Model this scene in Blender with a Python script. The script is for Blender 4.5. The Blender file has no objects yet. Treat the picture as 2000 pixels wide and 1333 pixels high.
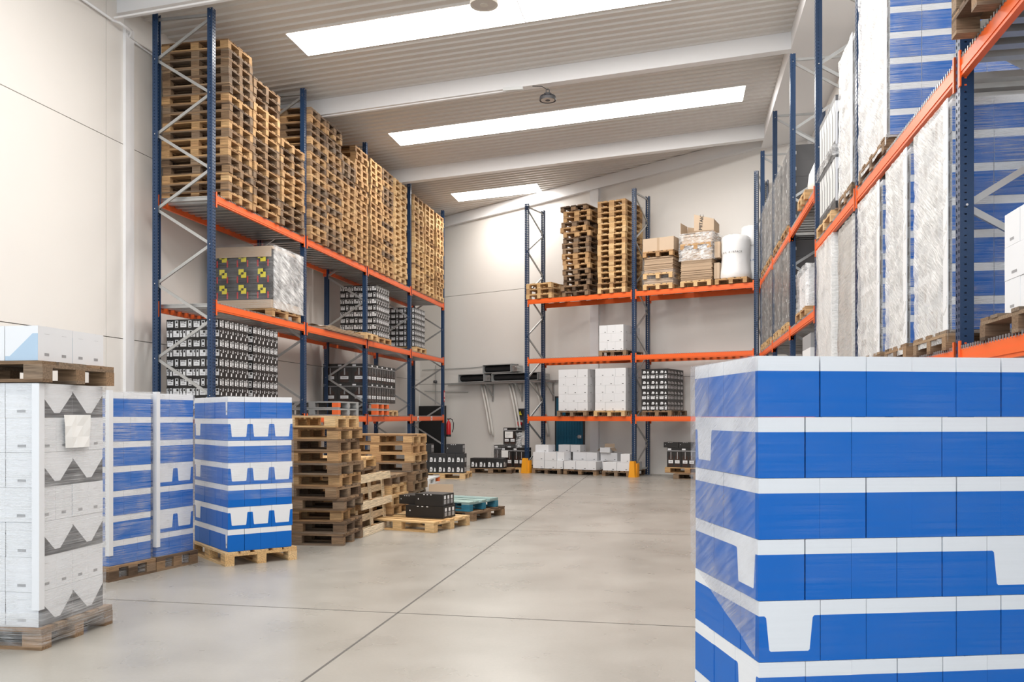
import bpy, math, random
from mathutils import Matrix, Vector
R = random.Random(7)
sc = bpy.context.scene
COL = sc.collection
rad = math.radians
ORD = ['topmost','second','third','fourth','fifth','sixth','seventh','eighth','ninth','tenth','eleventh','twelfth','thirteenth','fourteenth','fifteenth','sixteenth','seventeenth','eighteenth','nineteenth','twentieth']+['twenty-'+x for x in ('first','second','third','fourth','fifth','sixth','seventh','eighth','ninth')]
FST = ['first'] + ORD[1:]

# ------------------------------------------------------------------ materials
def nodes(name):
    m = bpy.data.materials.new(name); m.use_nodes = True
    nt = m.node_tree; b = nt.nodes['Principled BSDF']
    return m, nt, b
def plain(name, col, rough=.5, metal=0, spec=.5, bump=0, bscale=60, var=0, vscale=3):
    m, nt, b = nodes(name)
    b.inputs['Base Color'].default_value = (*col, 1); b.inputs['Roughness'].default_value = rough
    b.inputs['Metallic'].default_value = metal; b.inputs['Specular IOR Level'].default_value = spec
    tc = nt.nodes.new('ShaderNodeTexCoord')
    if var:
        n = nt.nodes.new('ShaderNodeTexNoise'); n.inputs['Scale'].default_value = vscale; n.inputs['Detail'].default_value = 5
        nt.links.new(tc.outputs['Object'], n.inputs['Vector'])
        r = nt.nodes.new('ShaderNodeMixRGB'); r.blend_type = 'MIX'
        r.inputs[1].default_value = (*[c*(1-var) for c in col], 1); r.inputs[2].default_value = (*[min(1, c*(1+var)) for c in col], 1)
        nt.links.new(n.outputs['Fac'], r.inputs[0]); nt.links.new(r.outputs[0], b.inputs['Base Color'])
    if bump:
        n = nt.nodes.new('ShaderNodeTexNoise'); n.inputs['Scale'].default_value = bscale
        nt.links.new(tc.outputs['Object'], n.inputs['Vector'])
        bp = nt.nodes.new('ShaderNodeBump'); bp.inputs['Strength'].default_value = bump; bp.inputs['Distance'].default_value = .01
        nt.links.new(n.outputs['Fac'], bp.inputs['Height']); nt.links.new(bp.outputs[0], b.inputs['Normal'])
    return m
def wood(name, cols, rough=.75):
    """boards and blocks of one pallet differ: colour from a random per island and per object"""
    m, nt, b = nodes(name); L = nt.links
    g = nt.nodes.new('ShaderNodeNewGeometry'); oi = nt.nodes.new('ShaderNodeObjectInfo'); tc = nt.nodes.new('ShaderNodeTexCoord')
    a = nt.nodes.new('ShaderNodeMath'); a.operation = 'MULTIPLY'; a.inputs[1].default_value = 7.31
    L.new(oi.outputs['Random'], a.inputs[0])
    s = nt.nodes.new('ShaderNodeMath'); s.operation = 'ADD'; L.new(a.outputs[0], s.inputs[0]); L.new(g.outputs['Random Per Island'], s.inputs[1])
    f = nt.nodes.new('ShaderNodeMath'); f.operation = 'FRACT'; L.new(s.outputs[0], f.inputs[0])
    mx = nt.nodes.new('ShaderNodeMath'); mx.operation = 'MULTIPLY_ADD'; mx.inputs[1].default_value = .62
    h = nt.nodes.new('ShaderNodeMath'); h.operation = 'MULTIPLY'; h.inputs[1].default_value = .38
    L.new(oi.outputs['Random'], h.inputs[0]); L.new(f.outputs[0], mx.inputs[0]); L.new(h.outputs[0], mx.inputs[2])
    cr = nt.nodes.new('ShaderNodeValToRGB'); e = cr.color_ramp.elements
    while len(e) < len(cols): e.new(.5)
    for i, c in enumerate(cols): e[i].position = i/(len(cols)-1); e[i].color = (*c, 1)
    L.new(mx.outputs[0], cr.inputs[0])
    mp = nt.nodes.new('ShaderNodeMapping'); mp.inputs['Scale'].default_value = (1.6, 22, 30)
    L.new(tc.outputs['Object'], mp.inputs[0])
    n = nt.nodes.new('ShaderNodeTexNoise'); n.inputs['Scale'].default_value = 3; n.inputs['Detail'].default_value = 6; n.inputs['Roughness'].default_value = .65
    L.new(mp.outputs[0], n.inputs['Vector'])
    r2 = nt.nodes.new('ShaderNodeMapRange'); r2.inputs[1].default_value = .3; r2.inputs[2].default_value = .7; r2.inputs[3].default_value = .5; r2.inputs[4].default_value = 1.3
    L.new(n.outputs['Fac'], r2.inputs[0])
    mm = nt.nodes.new('ShaderNodeMixRGB'); mm.blend_type = 'MULTIPLY'; mm.inputs[0].default_value = 1
    L.new(cr.outputs[0], mm.inputs[1]); L.new(r2.outputs[0], mm.inputs[2]); L.new(mm.outputs[0], b.inputs['Base Color'])
    b.inputs['Roughness'].default_value = rough; b.inputs['Specular IOR Level'].default_value = .2
    return m
def film(name, lo, hi, scale=(1.2, 1.2, 26), rot=(0, 0, 0), tint=(.93, .94, .95), rough=.2, mod=.35):
    m, nt, b = nodes(name); L = nt.links
    out = [n for n in nt.nodes if n.type == 'OUTPUT_MATERIAL'][0]
    b.inputs['Base Color'].default_value = (*tint, 1); b.inputs['Roughness'].default_value = rough; b.inputs['Specular IOR Level'].default_value = .8
    tc = nt.nodes.new('ShaderNodeTexCoord'); mp = nt.nodes.new('ShaderNodeMapping')
    m0 = nt.nodes.new('ShaderNodeMapping'); m0.inputs['Rotation'].default_value = rot
    mp.inputs['Scale'].default_value = scale
    L.new(tc.outputs['Object'], m0.inputs[0]); L.new(m0.outputs[0], mp.inputs[0])
    n = nt.nodes.new('ShaderNodeTexNoise'); n.inputs['Scale'].default_value = 2.2; n.inputs['Detail'].default_value = 8; n.inputs['Roughness'].default_value = .68; n.inputs['Distortion'].default_value = .08
    L.new(mp.outputs[0], n.inputs['Vector'])
    r = nt.nodes.new('ShaderNodeMapRange'); r.inputs[1].default_value = .36; r.inputs[2].default_value = .68; r.inputs[3].default_value = lo; r.inputs[4].default_value = hi
    L.new(n.outputs['Fac'], r.inputs[0])
    n2 = nt.nodes.new('ShaderNodeTexNoise'); n2.inputs['Scale'].default_value = 2.6; n2.inputs['Detail'].default_value = 3; n2.inputs['Distortion'].default_value = .6  # large patches vary the white streaks painted into the film as wispy highlights
    L.new(tc.outputs['Object'], n2.inputs['Vector'])
    rm = nt.nodes.new('ShaderNodeMapRange'); rm.inputs[1].default_value = .35; rm.inputs[2].default_value = .65; rm.inputs[3].default_value = mod; rm.inputs[4].default_value = 1.15
    L.new(n2.outputs['Fac'], rm.inputs[0])
    mu = nt.nodes.new('ShaderNodeMath'); mu.operation = 'MULTIPLY'; mu.use_clamp = True
    L.new(r.outputs[0], mu.inputs[0]); L.new(rm.outputs[0], mu.inputs[1])
    bp = nt.nodes.new('ShaderNodeBump'); bp.inputs['Strength'].default_value = .6; bp.inputs['Distance'].default_value = .02
    L.new(n.outputs['Fac'], bp.inputs['Height']); L.new(bp.outputs[0], b.inputs['Normal'])
    t = nt.nodes.new('ShaderNodeBsdfTransparent'); mx = nt.nodes.new('ShaderNodeMixShader')
    L.new(mu.outputs[0], mx.inputs[0]); L.new(t.outputs[0], mx.inputs[1]); L.new(b.outputs[0], mx.inputs[2]); L.new(mx.outputs[0], out.inputs[0])
    return m

M = {}
M['wall'] = plain('painted concrete wall panel', (.80, .775, .74), .75, var=.025, vscale=1.2, bump=.05, bscale=25)
M['joint'] = plain('dark joint', (.12, .11, .10), .9)
M['white'] = plain('white painted steel', (.86, .86, .87), .5)
M['sheet'] = plain('corrugated roof sheet', (.68, .65, .615), .32, var=.05, vscale=.8)
M['blue'] = plain('blue rack paint', (.014, .042, .105), .35)
M['orange'] = plain('orange rack paint', (.86, .135, .02), .4)
M['galv'] = plain('galvanised steel', (.50, .51, .51), .36, metal=.75, var=.12, vscale=9)
M['bolt'] = plain('zinc bolt', (.75, .76, .78), .25, metal=.9)
M['pine'] = wood('pallet wood', [(.14, .08, .045), (.40, .235, .115), (.60, .38, .185), (.48, .28, .135), (.70, .49, .26)])
M['aged'] = wood('aged pallet wood', [(.065, .045, .032), (.17, .11, .07), (.33, .21, .12), (.22, .165, .12), (.46, .31, .18)])
M['fresh'] = wood('fresh pallet wood', [(.56, .34, .15), (.68, .44, .21), (.74, .52, .28), (.62, .40, .2)])
M['palewood'] = wood('pale new pallet wood', [(.66, .50, .30), (.78, .64, .44), (.72, .56, .36), (.84, .74, .58)])
M['bluewood'] = wood('blue painted pallet wood', [(.02, .13, .2), (.04, .19, .28), (.07, .24, .33)])
M['greenwood'] = wood('faded turquoise pallet wood', [(.30, .42, .40), (.38, .50, .46), (.25, .36, .36)])
M['greyplastic'] = plain('grey plastic', (.36, .37, .37), .5)
M['whiteplastic'] = plain('white plastic', (.72, .74, .74), .5)
M['orangeplastic'] = plain('orange plastic', (.85, .16, .04), .5)
M['card_w'] = plain('white carton board', (.76, .77, .79), .55, var=.02)
M['card_b'] = plain('blue carton print', (.0, .125, .50), .5, spec=.3, var=.06, vscale=2)
M['card_k'] = plain('black carton print', (.018, .017, .017), .42)
M['card_g'] = plain('dark grey carton print', (.10, .10, .105), .5)
M['kraft'] = plain('brown cardboard', (.46, .335, .225), .8, var=.06, vscale=5)
M['kraft2'] = plain('pale cardboard', (.56, .43, .31), .8, var=.05)
M['ink'] = plain('black ink', (.03, .03, .03), .6)
M['label'] = plain('grey label print', (.32, .32, .33), .6)
M['paper'] = plain('paper', (.88, .88, .86), .6)
M['yellow'] = plain('yellow plastic guard', (.90, .38, .02), .45)
M['ylabel'] = plain('yellow label', (.85, .75, .03), .5)
M['red'] = plain('red paint', (.55, .015, .02), .35)
M['door'] = plain('petrol blue door', (.012, .115, .20), .4)
M['black'] = plain('black rubber', (.012, .013, .015), .6)
M['dark'] = plain('dark grille', (.05, .05, .055), .5)
M['foam'] = plain('white foam wrap', (.86, .86, .86), .6, bump=.5, bscale=9)
M['pipe'] = plain('white pipe insulation', (.78, .76, .72), .6, bump=.3, bscale=40)
M['beige'] = plain('beige lamp housing', (.62, .58, .52), .5)
M['film'] = film('clear stretch film', .0, .52, (1.0, 1.0, 60))
M['filmlite'] = film('thin stretch film', .0, .28, (.8, .8, 60))
M['filmveil'] = film('single layer of stretch film', .0, .05, (.6, .6, 40))
M['filmheavy'] = film('heavy stretch film', .42, 1.0, (6, 2.2, 34), (rad(-32), 0, 0), (.90, .90, .89), .2, .62)
M['filmbale'] = film('crinkled bale film', .08, .9, (3, 2, 13), (rad(22), 0, 0))
M['filmsilver'] = film('crumpled stretch film', .05, .95, (4, 4, 11), (.25, .2, .2))
M['filmgrey'] = film('many layers of stretch film', .45, .95, (2, 2, 16), (.15, .1, .1), (.62, .60, .57), .2, .8)
M['filmcloud'] = film('cloudy stretch film', .22, .62, (3, 1.2, 22), (rad(30), 0, 0), (.62, .63, .70))
M['filmdark'] = film('wrinkled film over dark cartons', .0, .5, (5, 5, 7), (.3, .2, .2), (.72, .71, .69))

def lens(name, s):
    m, nt, b = nodes(name)
    b.inputs['Base Color'].default_value = (.9, .9, .9, 1)
    b.inputs['Emission Color'].default_value = (1, .965, .92, 1); b.inputs['Emission Strength'].default_value = s
    return m
M['sky'] = lens('translucent skylight sheet lit by the day', 12)
M['lens'] = plain('lamp lens', (.55, .50, .46), .3)

def floor_mat():
    m, nt, b = nodes('polished concrete floor'); L = nt.links
    tc = nt.nodes.new('ShaderNodeTexCoord')
    def noise(s, d, ro=.5, vec=None, dist=0):
        n = nt.nodes.new('ShaderNodeTexNoise'); n.inputs['Scale'].default_value = s; n.inputs['Detail'].default_value = d
        n.inputs['Roughness'].default_value = ro; n.inputs['Distortion'].default_value = dist
        L.new(vec or tc.outputs['Object'], n.inputs['Vector']); return n
    a = noise(.55, 6, .55, dist=.15); c = noise(1.6, 4, .55, dist=.15); f = noise(45, 4, .6)
    cr = nt.nodes.new('ShaderNodeValToRGB'); e = cr.color_ramp.elements
    e[0].position = .22; e[0].color = (.23, .215, .188, 1); e[1].position = .74; e[1].color = (.45, .428, .388, 1)
    ad = nt.nodes.new('ShaderNodeMath'); ad.operation = 'MULTIPLY_ADD'; ad.inputs[1].default_value = .62
    L.new(a.outputs['Fac'], ad.inputs[0])
    m2 = nt.nodes.new('ShaderNodeMath'); m2.operation = 'MULTIPLY_ADD'; m2.inputs[1].default_value = .20
    L.new(c.outputs['Fac'], m2.inputs[0]); 
    m3 = nt.nodes.new('ShaderNodeMath'); m3.operation = 'MULTIPLY'; m3.inputs[1].default_value = .14
    L.new(f.outputs['Fac'], m3.inputs[0]); L.new(m3.outputs[0], m2.inputs[2]); L.new(m2.outputs[0], ad.inputs[2])
    L.new(ad.outputs[0], cr.inputs[0]); L.new(cr.outputs[0], b.inputs['Base Color'])
    r = nt.nodes.new('ShaderNodeMapRange'); r.inputs[3].default_value = .22; r.inputs[4].default_value = .36
    L.new(c.outputs['Fac'], r.inputs[0]); L.new(r.outputs[0], b.inputs['Roughness'])
    b.inputs['Specular IOR Level'].default_value = .45
    return m
M['floor'] = floor_mat()

# ------------------------------------------------------------------ mesh building
class MB:
    def __init__(s): s.v = []; s.f = []; s.mi = []; s.mats = []; s.T = None
    def m(s, k):
        if k not in s.mats: s.mats.append(k)
        return s.mats.index(k)
    def pt(s, p):
        if s.T is not None: p = s.T @ Vector(p)
        s.v.append(tuple(p)); return len(s.v)-1
    def poly(s, pts, k):
        s.f.append([s.pt(p) for p in pts]); s.mi.append(s.m(k))
    def box(s, x0, x1, y0, y1, z0, z1, k):
        i = [s.pt((x, y, z)) for x in (x0, x1) for y in (y0, y1) for z in (z0, z1)]
        mi = s.m(k)
        for q in ((0,1,3,2),(4,6,7,5),(0,4,5,1),(2,3,7,6),(0,2,6,4),(1,5,7,3)):
            s.f.append([i[a] for a in q]); s.mi.append(mi)
    def bar(s, a, b, w, h, k):
        a, b = Vector(a), Vector(b); d = (b-a); l = d.length; d.normalize()
        u = Vector((0, 0, 1)) if abs(d.z) < .9 else Vector((0, 1, 0))
        x = d.cross(u).normalized(); y = x.cross(d).normalized(); mi = s.m(k)
        i = [s.pt(p + x*(w/2)*sx + y*(h/2)*sy) for p in (a, b) for sx, sy in ((-1,-1),(1,-1),(1,1),(-1,1))]
        for q in ((3,2,1,0),(4,5,6,7),(0,1,5,4),(1,2,6,5),(2,3,7,6),(3,0,4,7)):
            s.f.append([i[t] for t in q]); s.mi.append(mi)
    def tube(s, pts, r, k, n=10, caps=True):
        pts = [Vector(p) for p in pts]; rings = []; mi = s.m(k)
        rs = r if isinstance(r, (list, tuple)) else [r]*len(pts)
        for j, p in enumerate(pts):
            d = (pts[min(j+1, len(pts)-1)] - pts[max(j-1, 0)]).normalized()
            u = Vector((0, 0, 1)) if abs(d.z) < .9 else Vector((0, 1, 0))
            x = d.cross(u).normalized(); y = x.cross(d).normalized()
            rings.append([s.pt(p + (x*math.cos(t) + y*math.sin(t))*rs[j]) for t in [2*math.pi*q/n for q in range(n)]])
        for A, B in zip(rings, rings[1:]):
            for q in range(n): s.f.append([A[q], A[(q+1) % n], B[(q+1) % n], B[q]]); s.mi.append(mi)
        if caps:
            s.f.append(rings[0][::-1]); s.mi.append(mi); s.f.append(rings[-1]); s.mi.append(mi)
    def lathe(s, prof, k, n=24, c=(0, 0, 0)):
        mi = s.m(k) if isinstance(k, str) else None; rings = []
        for r, z in prof: rings.append([s.pt((c[0]+r*math.cos(2*math.pi*q/n), c[1]+r*math.sin(2*math.pi*q/n), c[2]+z)) for q in range(n)])
        for j, (A, B) in enumerate(zip(rings, rings[1:])):
            for q in range(n): s.f.append([A[q], A[(q+1) % n], B[(q+1) % n], B[q]]); s.mi.append(mi if mi is not None else s.m(k[j]))
    def mesh(s, name, bevel=0, smooth=False):
        me = bpy.data.meshes.new(name); me.from_pydata(s.v, [], s.f)
        for k in s.mats: me.materials.append(M[k])
        me.polygons.foreach_set('material_index', s.mi)
        if smooth: me.polygons.foreach_set('use_smooth', [True]*len(s.f))
        me.update(); return me
def obj(name, me, parent=None, loc=(0, 0, 0), rz=0, rot=None):
    o = bpy.data.objects.new(name, me); COL.objects.link(o)
    o.location = loc; o.rotation_euler = rot or (0, 0, rz); o.parent = parent
    return o
def tag(o, label, cat, group=None):
    o['label'] = label; o['category'] = cat
    if group: o['group'] = group
    return o
def struct(name, me, **k):
    o = obj(name, me, **k); o['kind'] = 'structure'; return o
def put(name, mb, label, cat, group=None, loc=(0, 0, 0), rz=0, rot=None, smooth=False):
    return tag(obj(name, mb.mesh(name, smooth=smooth), None, loc, rz, rot), label, cat, group)
def smooth_by(mb): pass

# ------------------------------------------------------------------ camera
CAMH = 1.58
cam = bpy.data.cameras.new('camera'); co = bpy.data.objects.new('camera', cam); COL.objects.link(co)
co.location = (0, 0, CAMH); co.rotation_euler = (rad(90), 0, rad(10.9))
cam.sensor_width = 36; cam.lens = 1700/2000*36; cam.shift_y = (815-666.5)/2000; cam.clip_end = 200; cam.clip_start = .05
sc.camera = co

# ------------------------------------------------------------------ room shell
XL, XR, YF = -8.65, 3.18, -3.0
WM, WB = .48, 24.18               # back wall: Y = WB - WM*X
def wy(x): return WB - WM*x
def zr(x): return 8.84 + .0663*(x-2.05)
mb = MB(); mb.poly([(-9.5, -9, 0), (6, -9, 0), (6, 30, 0), (-9.5, 30, 0)], 'floor'); struct('floor', mb.mesh('floor'))
mb = MB()      # saw-cut joints in the slab
def strip(a, b, w=.012):
    a, b = Vector(a), Vector(b); d = (b-a).normalized(); n = Vector((-d.y, d.x, 0))*w/2
    mb.poly([(a-n)+Vector((0,0,.0015)), (b-n)+Vector((0,0,.0015)), (b+n)+Vector((0,0,.0015)), (a+n)+Vector((0,0,.0015))], 'joint')
strip((-2.12, -3, 0), (-2.44, 24.9, 0), .016)
for y in (1.5, 6.7, 11.9, 17.1, 22.3): strip((XL, y+.08, 0), (XR, y-.05, 0), .009)
struct('trim_1', mb.mesh('trim_1'))
def wall(name, a, b, zs, ztop, joints=(), thick=.16, side=1):
    """panelled wall from a to b (xy), outward thickness to the left of a->b * side"""
    a, b = Vector((*a, 0)), Vector((*b, 0)); d = (b-a); L = d.length; d.normalize(); ang = math.atan2(d.y, d.x)
    mb = MB(); mb.T = Matrix.Translation(a) @ Matrix.Rotation(ang, 4, 'Z')
    xs = [0]+list(joints)+[L]; g = .006
    lv = [0]+list(zs)+[ztop]
    for x0, x1 in zip(xs, xs[1:]):
        for z0, z1 in zip(lv, lv[1:]):
            mb.box(x0+g, x1-g, 0 if side > 0 else -thick, thick if side > 0 else 0, z0+(g if z0 else 0), z1-g, 'wall')
    mb.box(0, L, (.05 if side > 0 else -thick-.02), (thick+.02 if side > 0 else -.05), 0, ztop, 'joint')
    return struct(name, mb.mesh(name))
wall('wall_left', (XL, YF), (XL, wy(XL)), (2.82, 5.9), 9.3, (4.2, 9.6, 14.95, 15.4, 20.2, 25.4), side=1)
wall('wall_back', (XL-.1, wy(XL-.1)), (XR+.1, wy(XR+.1)), (2.68, 5.55), 9.6, (7.1,), side=1)
wall('wall_right', (XR, YF), (XR, wy(XR)), (2.82, 5.9), 9.5, (5, 10, 15, 20), side=-1)
# columns
k = 2
for y in (12.38, 17.1, 22.4):
    mb = MB(); mb.box(XL, XL+.05, y-.02, y+.20, 0, zr(XL)-.36, 'white'); struct(f'trim_{k}', mb.mesh(f'trim_{k}')); k += 1
    mb = MB(); mb.box(XR-.08, XR, y-.02, y+.30, 0, 8.4, 'white'); struct(f'trim_{k}', mb.mesh(f'trim_{k}')); k += 1
mb = MB(); mb.T = Matrix.Translation((-2.4, wy(-2.4), 0)) @ Matrix.Rotation(-math.atan(WM), 4, 'Z')
mb.box(-.14, .14, -.09, 0, 0, zr(-2.4)-.3, 'white'); struct(f'trim_{k}', mb.mesh('trim')); k += 1
# rafters
for y in (6.9, 12.3, 17.1, 22.4):
    mb = MB(); x0, x1 = XL, 2.12; dd_ = .13 if y < 13 else 0
    def rb(ya, yb, a, b):
        i = [(x0, ya, zr(x0)-b), (x1, ya, zr(x1)-b), (x1, yb, zr(x1)-b), (x0, yb, zr(x0)-b), (x0, ya, zr(x0)-a), (x1, ya, zr(x1)-a), (x1, yb, zr(x1)-a), (x0, yb, zr(x0)-a)]
        for q in ((3,2,1,0),(4,5,6,7),(0,1,5,4),(1,2,6,5),(2,3,7,6),(3,0,4,7)): mb.poly([i[t] for t in q], 'white')
    rb(y-.10, y+.10, .345-dd_, .36-dd_); rb(y-.09, y+.09, .0, .345-dd_)
    struct(f'trim_{k}', mb.mesh('trim')); k += 1
# gutter beam over the right rack, wall head trim at the back
mb = MB(); mb.box(2.05, XR, YF, 24.2, 8.48, 9.4, 'white'); struct(f'trim_{k}', mb.mesh('trim')); k += 1
mb = MB()
def hb(ya, yb, a, b):
    x0, x1 = XL, 2.05
    P = lambda x, o, zz: (x, wy(x)-o, zr(x)-zz)
    i = [P(x0, ya, b), P(x1, ya, b), P(x1, yb, b), P(x0, yb, b), P(x0, ya, a), P(x1, ya, a), P(x1, yb, a), P(x0, yb, a)]
    for q in ((0,1,2,3),(7,6,5,4),(4,5,1,0),(5,6,2,1),(6,7,3,2),(7,4,0,3)): mb.poly([i[t] for t in q], 'white')
hb(.12, 0, .03, .36); hb(.16, .10, .33, .36)
struct(f'trim_{k}', mb.mesh('trim')); k += 1
# ceiling sheet with skylights let in
P = .225
sky = [(14.1+i*P, 14.1+(i+4)*P, a, b) for i, a, b in ((-24, -6.7, 1.4), (0, -6.7, 1.4), (24, -6.7, 1.4), (49, -6.68, -4.1), (-48, -6.7, 1.4))]
mb = MB(); y = 14.1-76*P
prof = [(0, 0), (.152, 0), (.166, -.034), (.204, -.034), (.225, 0)]
while y < 29.5:
    segs = [(XL, 2.06)]
    for (a, b, x0, x1) in sky:
        if a-.01 <= y < b-.01: segs = [(XL, x0), (x1, 2.06)]
    for (u0, h0), (u1, h1) in zip(prof, prof[1:]):
        for x0, x1 in segs:
            mb.poly([(x0, y+u0, zr(x0)+h0), (x0, y+u1, zr(x0)+h1), (x1, y+u1, zr(x1)+h1), (x1, y+u0, zr(x1)+h0)], 'sheet')
    y += P
struct('ceiling', mb.mesh('ceiling'))
for n, (a, b, x0, x1) in enumerate(sky):
    mb = MB(); nx = 3 if x1-x0 < 5 else 2
    c = (x0+x1)/2
    for u, v in ([(x0, c-.012), (c+.012, x1)] if x1-x0 > 5 else [(x0, x1)]):
        mb.poly([(u, a-.02, zr(u)-.037), (u, b, zr(u)-.037), (v, b, zr(v)-.037), (v, a-.02, zr(v)-.037)], 'sky')
    struct(f'window_{n+1}', mb.mesh('skylight'))
    fr = MB()
    for (p, q) in (((x0, a), (x1, a)), ((x0, b), (x1, b)), ((x0, a), (x0, b)), ((x1, a), (x1, b)), ((c, a), (c, b))):
        fr.bar((p[0], p[1], zr(p[0])-.02), (q[0], q[1], zr(q[0])-.02), .03, .03, 'white')
    o = obj('window_frame', fr.mesh('window_frame'), bpy.data.objects[f'window_{n+1}'])

# blue door in the back wall
T = Matrix.Translation((-3.19, wy(-3.19), 0)) @ Matrix.Rotation(-math.atan(WM), 4, 'Z')
mb = MB(); mb.T = T; mb.box(-.47, .47, -.05, .0, 0, 2.15, 'door')
for i in range(9): mb.box(-.41+i*.095, -.385+i*.095, -.058, -.05, .1, 2.05, 'door')
mb.box(-.47, .47, -.06, -.05, 1.0, 1.04, 'door')
d = struct('door_1', mb.mesh('door'))
mb = MB(); mb.T = T; mb.box(.32, .44, -.09, -.05, .95, 1.05, 'bolt'); mb.bar((.42, -.11, 1.0), (.30, -.11, 1.0), .02, .02, 'bolt'); obj('door_handle', mb.mesh('door_handle'), d)
mb = MB(); mb.T = T
for q in ((-.52, -.47, 0, 2.2), (.47, .52, 0, 2.2), (-.52, .52, 2.15, 2.2)): mb.box(q[0], q[1], -.045, 0, q[2], q[3], 'dark')
obj('door_frame', mb.mesh('door_frame'), d)

# ------------------------------------------------------------------ pallets
def pallet_boxes(W):
    """deck, runners, blocks of a 1.2 x W pallet, origin bottom centre, x = long"""
    bw = .1 if W < .9 else .12
    ys = [(-W/2, -W/2+.145), (-W/2+.17, -W/2+.27), (-.0725, .0725), (W/2-.27, W/2-.17), (W/2-.145, W/2)]
    if W > .9: ys = [(-W/2, -W/2+.14), (-W/2+.2, -W/2+.32), (-.06, .06), (W/2-.32, W/2-.2), (W/2-.14, W/2)]
    deck = [(-.6, .6, a, b, .122, .144) for a, b in ys] + [(a, b, -W/2, W/2, .1, .122) for a, b in ((-.6, -.455), (-.0725, .0725), (.455, .6))]
    run = [(-.6, .6, a, b, 0, .022) for a, b in ((-W/2, -W/2+.1), (-.0725, .0725), (W/2-.1, W/2))]
    blk = [(x0, x1, a, b, .022, .1) for x0, x1 in ((-.6, -.455), (-.0725, .0725), (.455, .6)) for a, b in ((-W/2, -W/2+.1), (-.0725, .0725), (W/2-.1, W/2))]
    return deck, run, blk
PM = {}
def pmesh(W, mat, part):
    key = (W, mat, part)
    if key not in PM:
        dk, rn, bl = pallet_boxes(W)
        mb = MB(); j = random.Random(str(key))
        for b in {'all': dk+rn+bl, 'deck': dk, 'runner': rn[:1], 'block': bl[:1]}[part]:
            if part in ('all', 'deck'):
                e = j.uniform(-.006, .003); b = (b[0]-e if b[0] < -.5 else b[0], b[1]+e if b[1] > .5 else b[1], *b[2:])
            mb.box(*b, mat)
        PM[key] = mb.mesh('wooden_pallet')
    return PM[key]
NP = 0
def pallet(x, y, z, rz, label, group=None, W=.8, mat='pine', full=False, rot=None, name='wooden_pallet', dmat=None):
    """centre of base"""
    if not full:
        return tag(obj(name, pmesh(W, mat, 'all'), None, (x, y, z), rz, rot), label, 'pallet', group)
    root = bpy.data.objects.new(name, None); COL.objects.link(root); root.location = (x, y, z); root.rotation_euler = rot or (0, 0, rz)
    root.empty_display_size = .1
    tag(root, label, 'pallet', group)
    obj('deck', pmesh(W, dmat or mat, 'deck'), root)
    _, rn, bl = pallet_boxes(W)
    for r in rn: obj('runner', pmesh(W, mat, 'runner'), root, (0, (r[2]+r[3])/2-(rn[0][2]+rn[0][3])/2, 0))
    mid = lambda b: ((b[0]+b[1])/2, (b[2]+b[3])/2)
    m0 = mid(bl[0])
    for b in bl:
        p = mid(b); obj('block', pmesh(W, mat, 'block'), root, (p[0]-m0[0], p[1]-m0[1], 0))
    return root
def pstack(x, y, z, rz, n, desc, group, W=.8, mats=('pine', 'aged'), jx=.02, jr=1.2, full=False, flips=0):
    for i in range(n):
        m = R.choice(mats); f = R.random() < flips
        pallet(x+R.uniform(-jx, jx), y+R.uniform(-jx, jx), z+i*.1452, rz+rad(R.uniform(-jr, jr)),
               f'wooden pallet, {ORD[n-1-i]} from top of the {desc}' if n-1-i else f'wooden pallet, topmost of the {desc}', group, W, m, full)

# ------------------------------------------------------------------ racks
def upright_mesh(h):
    mb = MB(); w, dp = .10, .09; t = .0
    # holed web at y=0 facing -y, flanges back to y=dp, open rear
    cols = [0, .014, .034, .066, .086, w]; z = 0; z0 = 0
    rows = []; p = .05
    while z0 < h-.001:
        rows.append((z0, min(z0+.026, h), False)); 
        if z0+.026 < h: rows.append((z0+.026, min(z0+p, h), True))
        z0 += p
    for a, b, hole in rows:
        for c in range(5):
            if hole and c in (1, 3): continue
            mb.poly([(cols[c]-w/2, 0, a), (cols[c+1]-w/2, 0, a), (cols[c+1]-w/2, 0, b), (cols[c]-w/2, 0, b)], 'blue')
    fc = [0, .028, .044, dp]
    for sx in (-w/2, w/2):
        for a, b, hole in rows:
            for c in range(3):
                if hole and c == 1: 
                    mz = b-.010
                    mb.poly([(sx, fc[c], a), (sx, fc[c+1], a), (sx, fc[c+1], mz), (sx, fc[c], mz)], 'blue'); continue
                mb.poly([(sx, fc[c], a), (sx, fc[c+1], a), (sx, fc[c+1], b), (sx, fc[c], b)], 'blue')
        s = 1 if sx < 0 else -1
        mb.poly([(sx, dp, 0), (sx+s*.022, dp, 0), (sx+s*.022, dp, h), (sx, dp, h)], 'blue')
    mb.box(-w/2-.03, w/2+.03, -.02, dp+.02, 0, .01, 'galv')
    return mb.mesh('upright')
UP = {}
def beam_mesh(L):
    mb = MB()
    mb.box(0, L, 0, .045, -.13, 0, 'orange'); mb.box(0, L, -.006, .0, -.105, -.065, 'orange'); mb.box(0, L, .0, .05, -.004, .0, 'orange')
    return mb.mesh('beam')
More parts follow.
